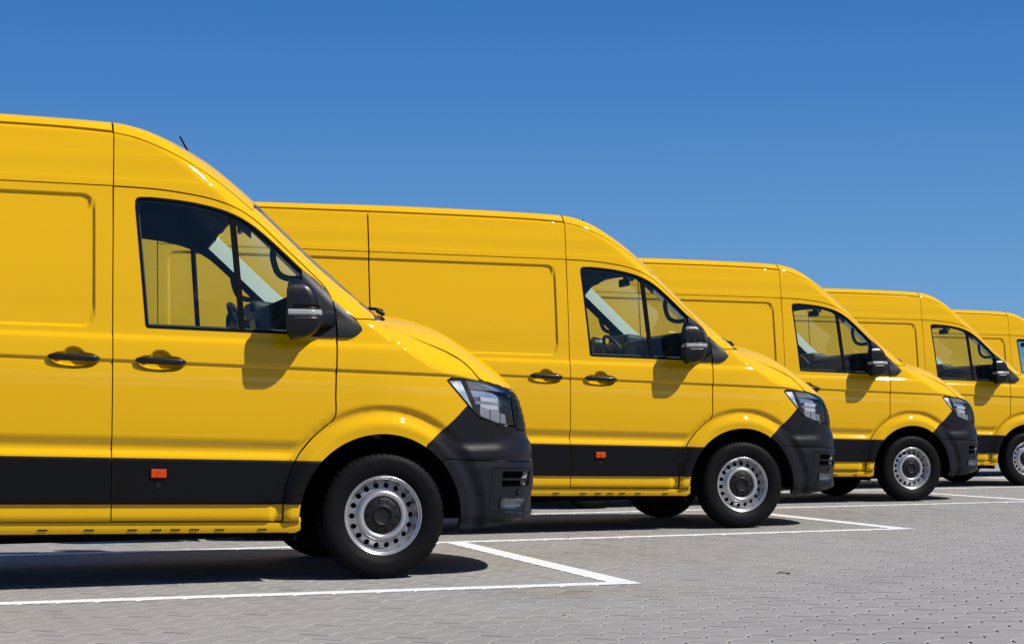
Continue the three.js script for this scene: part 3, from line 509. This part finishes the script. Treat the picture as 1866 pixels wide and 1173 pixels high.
{
  const o1 = rounded([[0.732, 0.592], [1.03, 0.585], [1.0, 0.497], [0.722, 0.502]], 0.014), o2 = rounded([[0.712, 0.440], [0.90, 0.425], [0.865, 0.368], [0.704, 0.382]], 0.012);
  const ins = both('fog_lamp_surround', panel(frontMap, shift(insertOut, 0.004), lines(0.6, 1.1, 0.03), lines(0.3, 0.65, 0.02), { holes: [o1, o2], off: -0.002, flange: 0.02, holeFlange: 0.05 }), M.plastic);
  pair('vent_back', panel(frontMap, shift(insertOut, 0.008), lines(0.6, 1.1, 0.05), lines(0.3, 0.65, 0.04), { off: -0.052, flange: 0 }), M.black, ins);
  pair('vent_slat', panel(frontMap, [[0.725, 0.540], [0.726, 0.552], [1.02, 0.544], [1.015, 0.532]], lines(0.6, 1.1, 0.03), lines(0.3, 0.65, 0.02), { off: -0.012, flange: 0.04 }), M.plastic, ins);
  pair('vent_cheek', panel(frontMap, [[0.955, 0.51], [0.985, 0.585], [1.022, 0.582], [0.995, 0.505]], lines(0.6, 1.1, 0.03), lines(0.3, 0.65, 0.02), { off: (a, b) => -0.05 + 0.5 * (a - 0.955), flange: 0 }), M.cheek, ins);
  pair('fog_lamp', panel(frontMap, shift(o2, -0.002), lines(0.6, 1.1, 0.015), lines(0.3, 0.65, 0.01), { off: (a, b) => -0.040 + 6.5 * ((a - 0.79) * (a - 0.79) + (b - 0.40) * (b - 0.40)), flange: 0 }), M.chromeFog, ins);
  pair('fog_lamp_lens', panel(frontMap, shift(o2, -0.001), lines(0.6, 1.1, 0.03), lines(0.3, 0.65, 0.02), { off: -0.010, flange: 0 }), M.lens, ins);
  const disc = (u, y) => { const p = hit(frontMap, u, y), n = skinNormal(p), c = new THREE.CylinderGeometry(0.0125, 0.0135, 0.006, 20); c.applyQuaternion(new THREE.Quaternion().setFromUnitVectors(new THREE.Vector3(0, 1, 0), new THREE.Vector3(...n))); c.translate(p[0] + n[0] * 0.001, p[1] + n[1] * 0.001, p[2] + n[2] * 0.001); return c; };
  const ringAt = (u, y) => { const p = hit(frontMap, u, y), n = skinNormal(p), c = new THREE.TorusGeometry(0.0165, 0.002, 6, 24); c.applyQuaternion(new THREE.Quaternion().setFromUnitVectors(new THREE.Vector3(0, 0, 1), new THREE.Vector3(...n))); c.translate(...p); return c; };
  for (const [u, y] of [[0.576, 0.475], [0.867, 0.466]]) { const [a, b] = both('parking_sensor', disc(u, y), M.gloss, bumper); pair('sensor_ring', ringAt(u, y), M.black, [a, b].map(() => bumper)); }
  both('tow_cover_joint', panel(frontMap, [[0.735, 0.842], [0.760, 0.815], [0.785, 0.803], [0.84, 0.800], [0.84, 0.804], [0.788, 0.807], [0.764, 0.819], [0.740, 0.843]], lines(0.7, 0.9, 0.03), YF, { off: 0.0006, flange: 0 }), M.black, bumper);
}
// --- wheel housings, underbody, rear end ---
{
  const liner = (cx, r, z0, z1) => { const g = new THREE.CylinderGeometry(r, r, z1 - z0, 40, 1, true, 0, Math.PI); g.rotateX(Math.PI / 2); g.rotateZ(-Math.PI / 2); { let hi = 0; const p = g.attributes.position; for (let i = 0; i < p.count; i++) hi += p.getY(i); if (hi < 0) g.rotateZ(Math.PI); } const d = new THREE.CircleGeometry(r, 40, 0, Math.PI); d.translate(0, 0, -(z1 - z0) / 2); const m = merged([g, d]); m.translate(cx, AY - 0.02, (z0 + z1) / 2); return m; };
  both('wheel_housing', liner(AX, 0.485, 0.42, 0.955), M.black);
  both('wheel_housing', liner(RX, 0.485, 0.42, 0.93), M.black);
  mesh('underbody', merged([rbox(2.86, 0.16, 1.72, 0.02, -2.0, 0.36, 0), rbox(0.02, 0.34, 0.22, 0.008, -0.505, 0.40, 0.84), rbox(0.02, 0.34, 0.22, 0.008, -0.505, 0.40, -0.84), rbox(0.06, 0.5, 1.6, 0.02, -0.56, 0.55, 0), rbox(0.26, 0.16, 1.5, 0.02, -0.63, 0.31, 0), rbox(0.96, 0.2, 0.84, 0.02, -0.02, 0.43, 0), rbox(0.5, 0.10, 1.2, 0.02, 0.62, 0.36, 0), rbox(1.5, 0.2, 0.84, 0.02, -3.9, 0.47, 0), rbox(0.8, 0.14, 1.7, 0.02, -4.5, 0.5, 0), rbox(0.09, 0.09, 1.5, 0.02, RX, 0.356, 0), rbox(0.09, 0.09, 1.5, 0.02, 0, 0.33, 0), rbox(1.9, 0.05, 0.10, 0.01, -1.6, 0.268, 0.72), rbox(1.9, 0.05, 0.10, 0.01, -1.6, 0.268, -0.72), tube([[-0.9, 0.27, -0.2], [-2.2, 0.27, -0.25], [-3.1, 0.28, -0.55], [-4.7, 0.36, -0.6]], 0.035, 24, 8)]), M.black, van);
  const backMap = (z, y) => [[-6, y, z], [1, 0, 0]];
  for (const s of [1, -1]) {
    const o = [[s * 0.006, 0.56], [s * 0.80, 0.56], [s * 0.80, 2.30], [s * 0.70, 2.44], [s * 0.006, 2.44]], d = mesh('rear_door', panel(backMap, o, lines(-1, 1, 0.1), lines(0.5, 2.6, 0.1)), M.paint, van);
    mesh('tail_lamp', rbox(0.05, 0.50, 0.11, 0.012, -4.925, 1.15, s * 0.885), M.red, van);
    mesh('rear_handle', rbox(0.03, 0.03, 0.2, 0.01, -4.985, 1.15, s * 0.15), M.gloss, d);
  }
  mesh('rear_bumper', rbox(0.22, 0.20, 1.86, 0.04, -4.88, 0.53, 0), M.plastic, van);
}
// --- aerial ---
{
  const p = hit(topMap, -0.905, 0), a = mesh('aerial', tube([[p[0], p[1], 0], [-1.037, 2.622, 0]], 0.0055, 4, 8), M.rubber, van);
  mesh('aerial_foot', rbox(0.07, 0.03, 0.035, 0.01, p[0], p[1] + 0.01, 0, 0, 0, -0.5), M.rubber, a);
}
// --- cab interior ---
{
  const inTop = []; for (let x = -1.6; x <= -0.78; x += 0.06) inTop.push([x, Math.min(grooveY(x), topY(x) - 0.06) - 0.03]); for (let x = -0.68; x <= -0.12; x += 0.05) inTop.push([x, topY(x) - 0.12]);
  const shell = [[-1.6, 0.5], ...inTop, [-0.10, 1.47], [-0.16, 1.2], [-0.32, 0.85], [-0.6, 0.5]];
  const hole = XH(winXY.slice(1).map(p => p).concat([winXY[0]]));
  both('door_lining', panel(sideMap, XH(shell), lines(-1.62, 0, 0.06), lines(0.4, 2.6, 0.06), { holes: [shift(hole, 0.024)], off: -0.055, flange: 0, holeFlange: 0 }), M.lining);
  {
    const rows = []; for (let x = -0.715; x <= -0.06; x += 0.03) { const y = pillarTop(x), z = edgeZ(x); rows.push([[x + 0.004, y - 0.006, z - 0.022], [x - 0.03, y - 0.045, z - 0.040], [x - 0.062, y - 0.085, z - 0.052]]); }
    const pos = [], idx = []; rows.forEach(r => r.forEach(p => pos.push(...p))); for (let i = 0; i < rows.length - 1; i++) for (let k = 0; k < 2; k++) { const a = i * 3 + k; idx.push(a, a + 1, a + 3, a + 1, a + 4, a + 3); }
    const g = new THREE.BufferGeometry(); g.setAttribute('position', new THREE.Float32BufferAttribute(pos, 3)); g.setIndex(idx); g.computeVertexNormals(); both('inner_pillar_trim', g, M.trim);
  }
  mesh('headlining', panel(roofMap, [[-1.62, -0.14], [-0.74, -0.14], [-0.72, 0.0], [-0.70, 0.3], [-0.67, RMID], [-0.70, 2 * RMID - 0.3], [-0.72, 2 * RMID], [-0.74, 2 * RMID + 0.14], [-1.62, 2 * RMID + 0.14]], lines(-1.62, -0.6, 0.06), lines(-0.15, 2 * RMID + 0.15, 0.1), { off: -0.045, flange: 0 }), M.lining, van);
  const sh = new THREE.Shape(); for (const [i, [z, y]] of [[-0.92, 0.4], [0.92, 0.4], [0.93, 1.3], [0.86, 2.1], [0.74, 2.44], [-0.74, 2.44], [-0.86, 2.1], [-0.93, 1.3]].entries()) i ? sh.lineTo(z, y) : sh.moveTo(z, y);
  const bk = new THREE.ExtrudeGeometry(sh, { depth: 0.03, bevelEnabled: false }); bk.rotateY(Math.PI / 2); bk.translate(-1.64, 0, 0); mesh('bulkhead', bk, M.lining, van);
  mesh('cab_floor', rbox(1.04, 0.06, 1.7, 0.01, -1.09, 0.56, 0), M.black, van);
  const ds = new THREE.Shape(); for (const [i, [x, y]] of [[0.0, 1.46], [-0.10, 1.545], [-0.36, 1.588], [-0.50, 1.582], [-0.56, 1.555], [-0.565, 1.50], [-0.50, 1.36], [-0.47, 1.12], [-0.36, 0.92], [0.0, 0.8], [0.02, 1.2]].entries()) i ? ds.lineTo(x, y) : ds.moveTo(x, y);
  const dg = new THREE.ExtrudeGeometry(ds, { depth: 1.62, bevelEnabled: true, bevelSize: 0.02, bevelThickness: 0.02, bevelSegments: 2 }); dg.translate(0, 0, -0.81);
  const dash = mesh('dashboard', toCreasedNormals(dg, 0.6), M.dash, van);
  mesh('instrument_cowl', rbox(0.20, 0.09, 0.36, 0.04, -0.47, 1.60, -0.42, 0, 0, -0.12), M.dash, dash);
  mesh('centre_screen', rbox(0.03, 0.14, 0.24, 0.012, -0.57, 1.45, -0.02, 0, 0, 0.2), M.gloss, dash);
  const sw = new THREE.TorusGeometry(0.19, 0.016, 12, 48), hub = new THREE.SphereGeometry(0.07, 20, 12); hub.scale(1, 1, 0.5);
  const wheelG = merged([sw, hub, rbox(0.34, 0.035, 0.02, 0.01, 0, 0, 0), rbox(0.035, 0.17, 0.02, 0.01, 0, -0.09, 0)]); wheelG.rotateY(Math.PI / 2); wheelG.rotateZ(0.55); wheelG.translate(-0.575, 1.475, -0.45);
  mesh('steering_wheel', wheelG, M.dash, van);
  for (const [z, w] of [[-0.46, 0.48], [0.42, 0.84]]) {
    const seat = mesh('seat', merged([rbox(0.50, 0.16, w, 0.06, -1.16, 0.98, z), rbox(0.14, 0.66, w, 0.06, -1.44, 1.34, z, 0, 0, 0.16)]), M.lining, van);
    for (const hz of w > 0.6 ? [z - 0.2, z + 0.2] : [z]) mesh('headrest', rbox(0.09, 0.17, 0.26, 0.035, -1.515, 1.77, hz, 0, 0, 0.14), M.lining, seat);
  }
  const grip = [[-0.585, 1.885, 0.80], [-0.602, 1.845, 0.800], [-0.592, 1.775, 0.798], [-0.566, 1.722, 0.800], [-0.514, 1.698, 0.806], [-0.45, 1.702, 0.815], [-0.42, 1.715, 0.83]];
  both('grab_handle', tube(grip, 0.018, 32, 10), M.dash);
  for (const z of [-0.42, 0.42]) mesh('sun_visor', rbox(0.02, 0.17, 0.50, 0.008, -0.83, 2.195, z, 0, 0, 0.86), M.lining, van);
  mesh('rear_view_mirror', merged([rbox(0.03, 0.07, 0.22, 0.012, -0.66, 2.08, 0), rbox(0.09, 0.05, 0.05, 0.01, -0.62, 2.12, 0)]), M.gloss, van);
}
// --- wheels ---
const wheelParts = (() => {
  const SEG = 300, prof = [];                                     // tyre section: (radius, outward)
  const P = [[0.222, 0.078], [0.229, 0.088], [0.236, 0.0885], [0.250, 0.097], [0.262, 0.1005], [0.276, 0.1045], [0.281, 0.1030], [0.286, 0.1045], [0.302, 0.1055], [0.318, 0.1035], [0.328, 0.1000], [0.331, 0.0975], [0.3405, 0.0930], [0.349, 0.0850], [0.3535, 0.076], [0.3555, 0.062], [0.356, 0.046], [0.348, 0.044], [0.348, 0.038], [0.356, 0.036], [0.356, 0.006], [0.348, 0.004]];
  prof.push(...P, ...P.slice().reverse().map(([r, z]) => [r, -z]));
  const pos = [], idx = [], n = prof.length;
  for (let s = 0; s < SEG; s++) {
    const a = s / SEG * Math.PI * 2, k = s % 5;
    prof.forEach(([r, z]) => { let rr = r; const t = Math.abs(z); if (r > 0.339 && t > 0.05 && k === 0) rr -= 0.0045; else if (r > 0.352 && t <= 0.05 && ((s + (z > 0.02 ? 2 : 0)) % 5) === 1) rr -= 0.005; pos.push(rr * Math.cos(a), rr * Math.sin(a), z); });
  }
  for (let s = 0; s < SEG; s++) for (let i = 0; i < n - 1; i++) { const a = s * n + i, b = ((s + 1) % SEG) * n + i; idx.push(a, b, a + 1, b, b + 1, a + 1); }
  let g = new THREE.BufferGeometry(); g.setAttribute('position', new THREE.Float32BufferAttribute(pos, 3)); g.setIndex(idx); g.computeVertexNormals();
  const tyre = g;
  const lathe = (pts, seg = 72) => { const l = new THREE.LatheGeometry(pts.map(p => new THREE.Vector2(p[0], p[1])), seg); l.rotateX(Math.PI / 2); return l; };
  const sm = (pts, n = 30) => new THREE.SplineCurve(pts.map(p => new THREE.Vector2(p[0], p[1]))).getPoints(n).map(v => [v.x, v.y]);
  const lip = lathe([...sm([[0.2255, 0.077], [0.2248, 0.083], [0.2215, 0.0855], [0.2175, 0.0835], [0.2150, 0.0780], [0.2105, 0.0735], [0.2065, 0.0715], [0.2035, 0.0665], [0.2015, 0.050], [0.1965, 0.040], [0.1925, 0.0335], [0.1905, 0.024], [0.1885, 0.0195]], 60), [0.1880, -0.06]], 96);
  // disc: vented band with eighteen round holes, then the raised ring
  const bandR0 = 0.147, bandR1 = 0.1885, holes = 18, bandPos = [], bandIdx = [], zBand = r => 0.020 + (0.1885 - r) * 0.52;
  const ringPt = (r, a) => [r * Math.cos(a), r * Math.sin(a), zBand(r)];
  for (let k = 0; k < holes; k++) {
    const a0 = k / holes * 2 * Math.PI, da = Math.PI / holes, m = 24, hr = 0.0155, rc = 0.170, base = bandPos.length / 3;
    for (let i = 0; i < m; i++) {
      const t = i / m * 2 * Math.PI, c = Math.cos(t), s = Math.sin(t), q = Math.max(Math.abs(c), Math.abs(s)), ci = c / q, si = s / q;
      const hp = [rc + c * hr, a0 + s * hr / rc], r = rc + (ci > 0 ? ci * (bandR1 - rc) : ci * (rc - bandR0)), op = [r, a0 + si * da];
      const ip = ringPt(...hp); bandPos.push(...ip, ...ringPt(...op), ...ip, ip[0], ip[1], ip[2] - 0.006);
    }
    for (let i = 0; i < m; i++) { const j = (i + 1) % m, A = base + i * 4, B = base + j * 4; bandIdx.push(A, A + 1, B, B, A + 1, B + 1, A + 2, B + 2, A + 3, B + 2, B + 3, A + 3); }
  }
  const band = new THREE.BufferGeometry(); band.setAttribute('position', new THREE.Float32BufferAttribute(bandPos, 3)); band.setIndex(bandIdx); band.computeVertexNormals();
  const bulge = lathe(sm([[0.149, 0.0425], [0.1455, 0.050], [0.139, 0.0625], [0.130, 0.0685], [0.120, 0.069], [0.110, 0.064], [0.1045, 0.054], [0.1035, 0.045]], 30));
  const rim = merged([lip, band, bulge]);
  const drum = merged([lathe([[0.0, 0.0], [0.155, 0.0], [0.17, -0.02], [0.17, -0.07]], 40), new THREE.CircleGeometry(0.20, 40).translate(0, 0, -0.066), new THREE.CylinderGeometry(0.06, 0.06, 0.12, 24).rotateX(Math.PI / 2).translate(0, 0, -0.08)]);
  const cap = lathe([[0.1035, 0.046], [0.1025, 0.0565], [0.099, 0.060], [0.080, 0.0655], [0.060, 0.0685], [0.057, 0.070], [0.0545, 0.0755], [0.051, 0.0775], [0.047, 0.0755], [0.044, 0.0665], [0.0, 0.0665]], 60);
  const groove = []; for (let i = 0; i < 10; i++) { const b = new THREE.BoxGeometry(0.030, 0.0035, 0.004); b.translate(0.080, 0, 0); b.rotateY(0.0); b.rotateZ(i / 10 * 2 * Math.PI + 0.2); b.rotateX(0); b.translate(0, 0, 0.0662); groove.push(b); }
  const valve = tube([[0.190, 0.004, 0.03], [0.178, 0.004, 0.062]], 0.004, 4, 8);
  return { tyre, rim, drum, cap, groove: merged(groove), valve };
})();
function wheel(x, s, spin) {
  const w = new THREE.Group(); w.name = 'wheel'; van.add(w); w.position.set(x, 0.3555, s * 0.8595); w.rotation.set(0, s > 0 ? 0 : Math.PI, 0);
  const inner = new THREE.Group();
  const t = mesh('tyre', wheelParts.tyre, M.tyre, w), r = mesh('rim', wheelParts.rim, M.rim, w), c = mesh('hub_cap', wheelParts.cap, M.hub, w);
  mesh('cap_groove', wheelParts.groove, M.black, w); mesh('brake_drum', wheelParts.drum, M.black, w); mesh('valve', wheelParts.valve, M.rubber, w);
  for (const m of w.children) m.rotation.z = spin;
}
wheel(0, 1, 1.2); wheel(0, -1, 0.3); wheel(-3.64, 1, 0.7); wheel(-3.64, -1, 2.0);

// ---------- the row of vans ----------
const FIRST = [-0.72866, 9.59548];
const SPOTS = [[-0.7287, 9.5955, 0.3032], [1.884, 13.93, 0.288], [4.308, 18.343, 0.2845], [6.80, 22.43, 0.267], [9.17, 26.62, 0.262]];   // near front tyre of each: right, ahead; heading
const vanLabels = [
  'yellow high-roof panel van nearest the camera, its rear half cut off by the left edge',
  'yellow panel van second in the row, standing right behind the nearest van',
  'yellow panel van in the middle of the row, third from the camera',
  'yellow panel van second from the far end of the row, fourth from the camera',
  'yellow panel van farthest along the row, only part of its cab inside the right edge',
];
vanLabels.forEach((label, i) => {
  const v = i ? van.clone() : van; v.name = nextName('panel_van'); scene.add(v);
  const [sx, sz, sa] = SPOTS[i]; v.position.set(sx - Math.sin(sa) * 0.965, 0, -(sz + Math.cos(sa) * 0.965)); v.rotation.y = sa;
  v.children.filter(c => c.name.startsWith('wheel') && c.isGroup).forEach((w, k) => { for (const m of w.children) m.rotation.z = [0.35, 1.9, 0.8, 2.7][k] + i * 1.13; });
  v.userData = { label, category: 'van', group: 'yellow panel vans parked in a staggered row' };
});

// ---------- pavement: bone-shaped concrete pavers on sand ----------
const toWorld = (x, z) => [FIRST[0] - SY * 0.965 + CY * x + SY * z, -(FIRST[1] + CY * 0.965) - SY * x + CY * z];   // van-side (along, outward) to world (x, z)
const pavement = new THREE.Group(); pavement.name = 'pavement'; pavement.userData = { kind: 'structure' }; scene.add(pavement);
{
  const PHI = 1.047, U = [Math.cos(PHI), -Math.sin(PHI)], V = [Math.sin(PHI), Math.cos(PHI)];       // world x, z
  const PL = 0.2, PP = 0.1408, gap = 0.0016, ch = 0.0056;
  const half = u => { const t = Math.abs(u) > 0.075 ? 1 : Math.abs(u) < 0.025 ? 0 : (Math.abs(u) - 0.025) / 0.05; return PP / 2 - 0.0125 + 0.025 * t; };
  const outline = []; for (const u of [-0.1, -0.075, -0.025, 0.025, 0.075, 0.1]) outline.push([u, half(u)]); for (const u of [0.1, 0.075, 0.025, -0.025, -0.075, -0.1]) outline.push([u, -half(u)]);
  const ccw = area(outline) > 0 ? outline : outline.slice().reverse(), drop = 0.0056;
  const inset = (e, s) => ccw.map(([u, v]) => [clamp(u, -0.1 + e, 0.1 - e), v - Math.sign(v) * s]), foot = inset(0.0011, gap), top = inset(0.0024, gap + ch);
  const world = ([u, v], y) => [u * U[0] + v * V[0], y, u * U[1] + v * V[1]];
  const faces = [];                                               // polygons of one paver in its own plane: top, then bevels
  faces.push(top.map(p => [p[0], p[1], 0]));
  for (let i = 0; i < top.length; i++) { const j = (i + 1) % top.length; faces.push([[...top[i], 0], [...foot[i], -drop], [...foot[j], -drop], [...top[j], 0]]); }
  const polyGeo = (polys, lift = 0) => {
    const pos = [], nor = [];
    for (const f of polys) {
      if (f.length < 3) continue;
      const W = f.map(p => { const w = world([p[0], p[1]], p[2] + lift); return new THREE.Vector3(...w); });
      const n = new THREE.Vector3(); for (let i = 0; i < W.length; i++) { const a = W[i], b = W[(i + 1) % W.length]; n.x += (a.y - b.y) * (a.z + b.z); n.y += (a.z - b.z) * (a.x + b.x); n.z += (a.x - b.x) * (a.y + b.y); }
      if (n.lengthSq() < 1e-16) continue; n.normalize(); if (n.y < 0) n.negate();
      for (const t of THREE.ShapeUtils.triangulateShape(f.map(p => new THREE.Vector2(p[0], p[1])), [])) {
        let q = [W[t[0]], W[t[1]], W[t[2]]]; const c = q[1].clone().sub(q[0]).cross(q[2].clone().sub(q[0])); if (c.dot(n) < 0) q = [q[0], q[2], q[1]];
        for (const p of q) { pos.push(p.x, p.y, p.z); nor.push(n.x, n.y, n.z); }
      }
    }
    const g = new THREE.BufferGeometry(); g.setAttribute('position', new THREE.Float32BufferAttribute(pos, 3)); g.setAttribute('normal', new THREE.Float32BufferAttribute(nor, 3)); return g;
  };
  const paverGeo = polyGeo(faces);
  // lattice, phased on the joints seen in the foreground
  const O = [0.6509, -7.2608], C0 = [O[0] - 0.1 * U[0] + 0.07 * V[0], O[1] - 0.1 * U[1] + 0.07 * V[1]];
  const inView = (x, z, m) => { const Z = -z; return Z > 2.6 && Z < 46 && Math.abs(x) < Z * 0.305 + m; };
  const list = [];
  for (let j = -420; j <= 420; j++) for (let i = -330; i <= 330; i++) {
    const u = PL * i + (j & 1 ? PL / 2 : 0), v = PP * j, x = C0[0] + u * U[0] + v * V[0], z = C0[1] + u * U[1] + v * V[1];
    if (!inView(x, z, 4.6)) continue;
    const px = 0.5 + x / -z * 3093.9 / 1866, seen = -z > 6.72 && px > 0 && px < 1;
    list.push({ x, z, u, v, near: seen ? -z : 1e3 - z });
  }
  list.sort((a, b) => a.near - b.near);
  // tone of each paver: batch variation, slow drift, a few rusty or oily patches
  const patches = [[0.33, -8.72, 0.42, .84, .79, .70], [-0.10, -7.15, 0.30, .86, .82, .76], [1.55, -7.1, 0.45, .90, .88, .84], [2.75, -16.2, 0.9, .84, .81, .74], [0.5, -11.2, 0.9, .93, .92, .86], [2.2, -14.4, 1.2, .95, .94, .88]];
  const tone = (x, z) => {
    const n = 1 + 0.16 * fbm(x * 0.35, 3.3, z * 0.35, 3) + 0.10 * fbm(x * 1.3, 8.1, z * 1.3, 2) + (rnd() - 0.5) * 0.075, w = 0.02 * fbm(x * 0.8, 1.7, z * 0.8, 2);
    const c = [n * (1 + w), n, n * (1 - w * 1.3)];
    for (const [px, pz, r, a, b, d] of patches) { const q = Math.exp(-((x - px) ** 2 + (z - pz) ** 2) / (r * r)) * (0.6 + 0.8 * rnd()); c[0] *= 1 + (a - 1) * q; c[1] *= 1 + (b - 1) * q; c[2] *= 1 + (d - 1) * q; }
    return c;
  };
  const BASE = [0.212, 0.205, 0.197], stone = noiseTexture(256, () => 0.5 + 0.5 * (rnd() - 0.5));
  const mats = Array.from({ length: 14 }, (_, k) => std(BASE.map(c => c * (0.93 + 0.14 * k / 13)), 0.86));
  const sheet = (g => { g.rotateX(-Math.PI / 2); return g; });
  const farStone = std(BASE.map(c => c * 0.97), 0.88);
  const ground = mesh('ground', sheet(new THREE.PlaneGeometry(5000, 5000)), farStone, scene); ground.position.y = -0.035; ground.userData = { kind: 'structure' };
  const bed = new THREE.Shape([[-5.3, 2.7], [-18.5, 45.9], [18.5, 45.9], [5.3, 2.7]].map(p => new THREE.Vector2(...p)));
  const sand = mesh('joint_sand', sheet(new THREE.ShapeGeometry(bed)), std([0.12, 0.113, 0.10], 0.95), pavement); sand.position.y = -0.0040; sand.userData = { kind: 'stuff' };
  const place = (o, p) => { o.position.set(p.x, (rnd() - 0.5) * 0.0015, p.z); o.rotation.set((rnd() - 0.5) * 0.006, 0, (rnd() - 0.5) * 0.006); };
  const NEAR = 300;
  list.slice(0, NEAR).forEach(p => { const t = tone(p.x, p.z), k = clamp(Math.round((t[1] - 0.93) / 0.14 * 13), 0, 13), m = mesh(nextName('paver'), paverGeo, mats[k], pavement); place(m, p); });
  const rest = list.slice(NEAR), inst = new THREE.InstancedMesh(paverGeo, std(BASE, 0.86), rest.length), dummy = new THREE.Object3D();
  rest.forEach((p, i) => { place(dummy, p); dummy.updateMatrix(); inst.setMatrixAt(i, dummy.matrix); inst.setColorAt(i, col(...tone(p.x, p.z))); });
  inst.name = 'paver_field'; inst.userData = { kind: 'stuff' }; inst.castShadow = inst.receiveShadow = true; pavement.add(inst);

  // ---------- painted lines, lying on the pavers and broken at their joints ----------
  const paint = std([0.60, 0.605, 0.61], 0.6);
  function paintLine(quad, label) {                                // quad: world (x, z) corners of a convex strip
    const q = quad.map(([x, z]) => { const dx = x - C0[0], dz = z - C0[1]; return [dx * U[0] + dz * U[1], dx * V[0] + dz * V[1]]; });
    const c = area(q) > 0 ? q : q.slice().reverse(), polys = [];
    const lo = [0, 1].map(k => Math.min(...c.map(p => p[k])) - 0.12), hi = [0, 1].map(k => Math.max(...c.map(p => p[k])) + 0.12);
    const clipQ = f => { let out = f; for (let i = 0; i < c.length && out.length > 2; i++) { const a = c[i], b = c[(i + 1) % c.length], nx = -(b[1] - a[1]), ny = b[0] - a[0], r = []; for (let k = 0; k < out.length; k++) { const p = out[k], s = out[(k + 1) % out.length], dp = (p[0] - a[0]) * nx + (p[1] - a[1]) * ny, ds = (s[0] - a[0]) * nx + (s[1] - a[1]) * ny; if (dp >= 0) r.push(p); if ((dp >= 0) !== (ds >= 0)) { const t = dp / (dp - ds); r.push([0, 1, 2].map(m => p[m] + (s[m] - p[m]) * t)); } } out = r; } return out; };
    for (const p of list) { if (p.u < lo[0] || p.u > hi[0] || p.v < lo[1] || p.v > hi[1]) continue; for (const f of faces) { const r = clipQ(f.map(a => [a[0] + p.u, a[1] + p.v, a[2] * 0.5])); if (r.length > 2) polys.push(r); } }
    if (!polys.length) return;
    polys.push(c.map(p => [p[0], p[1], -0.0034]));
    const m = mesh('parking_line', polyGeo(polys, 0.0028), paint, pavement); m.position.set(C0[0], 0, C0[1]); m.userData = { label };
  }
  const strip = (a, b, w) => { const dx = b[0] - a[0], dz = b[1] - a[1], l = Math.hypot(dx, dz), nx = -dz / l * w / 2, nz = dx / l * w / 2; return [[a[0] + nx, a[1] + nz], [b[0] + nx, b[1] + nz], [b[0] - nx, b[1] - nz], [a[0] - nx, a[1] - nz]]; };
  const W = 0.145, LS = [3.735, -3.475];                           // line width, pitch of the bays (along, outward)
  const names = ['nearest the camera, in front of the first van', 'between the first and the second van', 'between the second and the third van', 'between the third and the fourth van', 'between the fourth and the fifth van', 'beyond the fifth van'];
  for (let i = 0; i < 6; i++) {
    const ox = LS[0] * i, oz = LS[1] * i, near = i === 0;
    paintLine(strip(toWorld(-7.2 + ox, near ? 1.275 : 1.69 + oz), toWorld(near ? 1.235 : 1.235 + ox, near ? 1.700 : 1.69 + oz), W), `white painted bay line ${names[i]}`);
    if (i < 5) paintLine(strip(toWorld(1.163 + ox, (near ? 1.695 : 1.69 + oz) - W / 2 - 0.002), toWorld(1.163 + ox, 1.69 + oz + LS[1] + W / 2 + 0.002), W), `white painted end line in front of the ${['first', 'second', 'third', 'fourth', 'fifth'][i]} van`);
  }
}

// ---------- litter on the pavers ----------
function litter(name, label, category, geo, mat, x, z, turn) { const m = mesh(name, geo, mat, scene); m.position.set(x, 0.001, z); m.rotation.y = turn; m.userData = { label, category }; }
const barkMat = std([0.045, 0.028, 0.018], 0.9), crumbMat = std([0.14, 0.075, 0.03], 0.9);
litter('twig', 'small dark bent twig lying on the open grey pavers right of the second van', 'twig', merged([tube([[-0.03, 0.006, 0], [0, 0.010, 0.004], [0.028, 0.004, 0.012]], 0.0035, 10, 6), tube([[0.028, 0.004, 0.012], [0.040, 0.006, 0.02]], 0.005, 4, 6)]), barkMat, 1.52, -9.70, 0.3);
const crumb = s => { const g = new THREE.IcosahedronGeometry(s, 1), p = g.attributes.position; for (let i = 0; i < p.count; i++) { const k = 1 + 0.5 * noise.noise(p.getX(i) * 150, p.getY(i) * 150, p.getZ(i) * 150); p.setXYZ(i, p.getX(i) * k * 1.3, Math.abs(p.getY(i)) * k * 0.8, p.getZ(i) * k); } g.computeVertexNormals(); return g; };
litter('earth_crumb', 'brown crumb of earth on the pavers in front of the near bay line corner', 'crumb', crumb(0.006), crumbMat, 0.225, -7.72, 0);
litter('earth_crumb_001', 'ochre crumb of earth on the pavers nearest the bottom edge, right of centre', 'crumb', crumb(0.0055), crumbMat, 0.655, -7.18, 1);
litter('earth_crumb_002', 'tiny brown crumb lying beside the bay line between the first and second van', 'crumb', crumb(0.009), crumbMat, 0.41, -12.85, 2);

renderer.render(scene, camera);
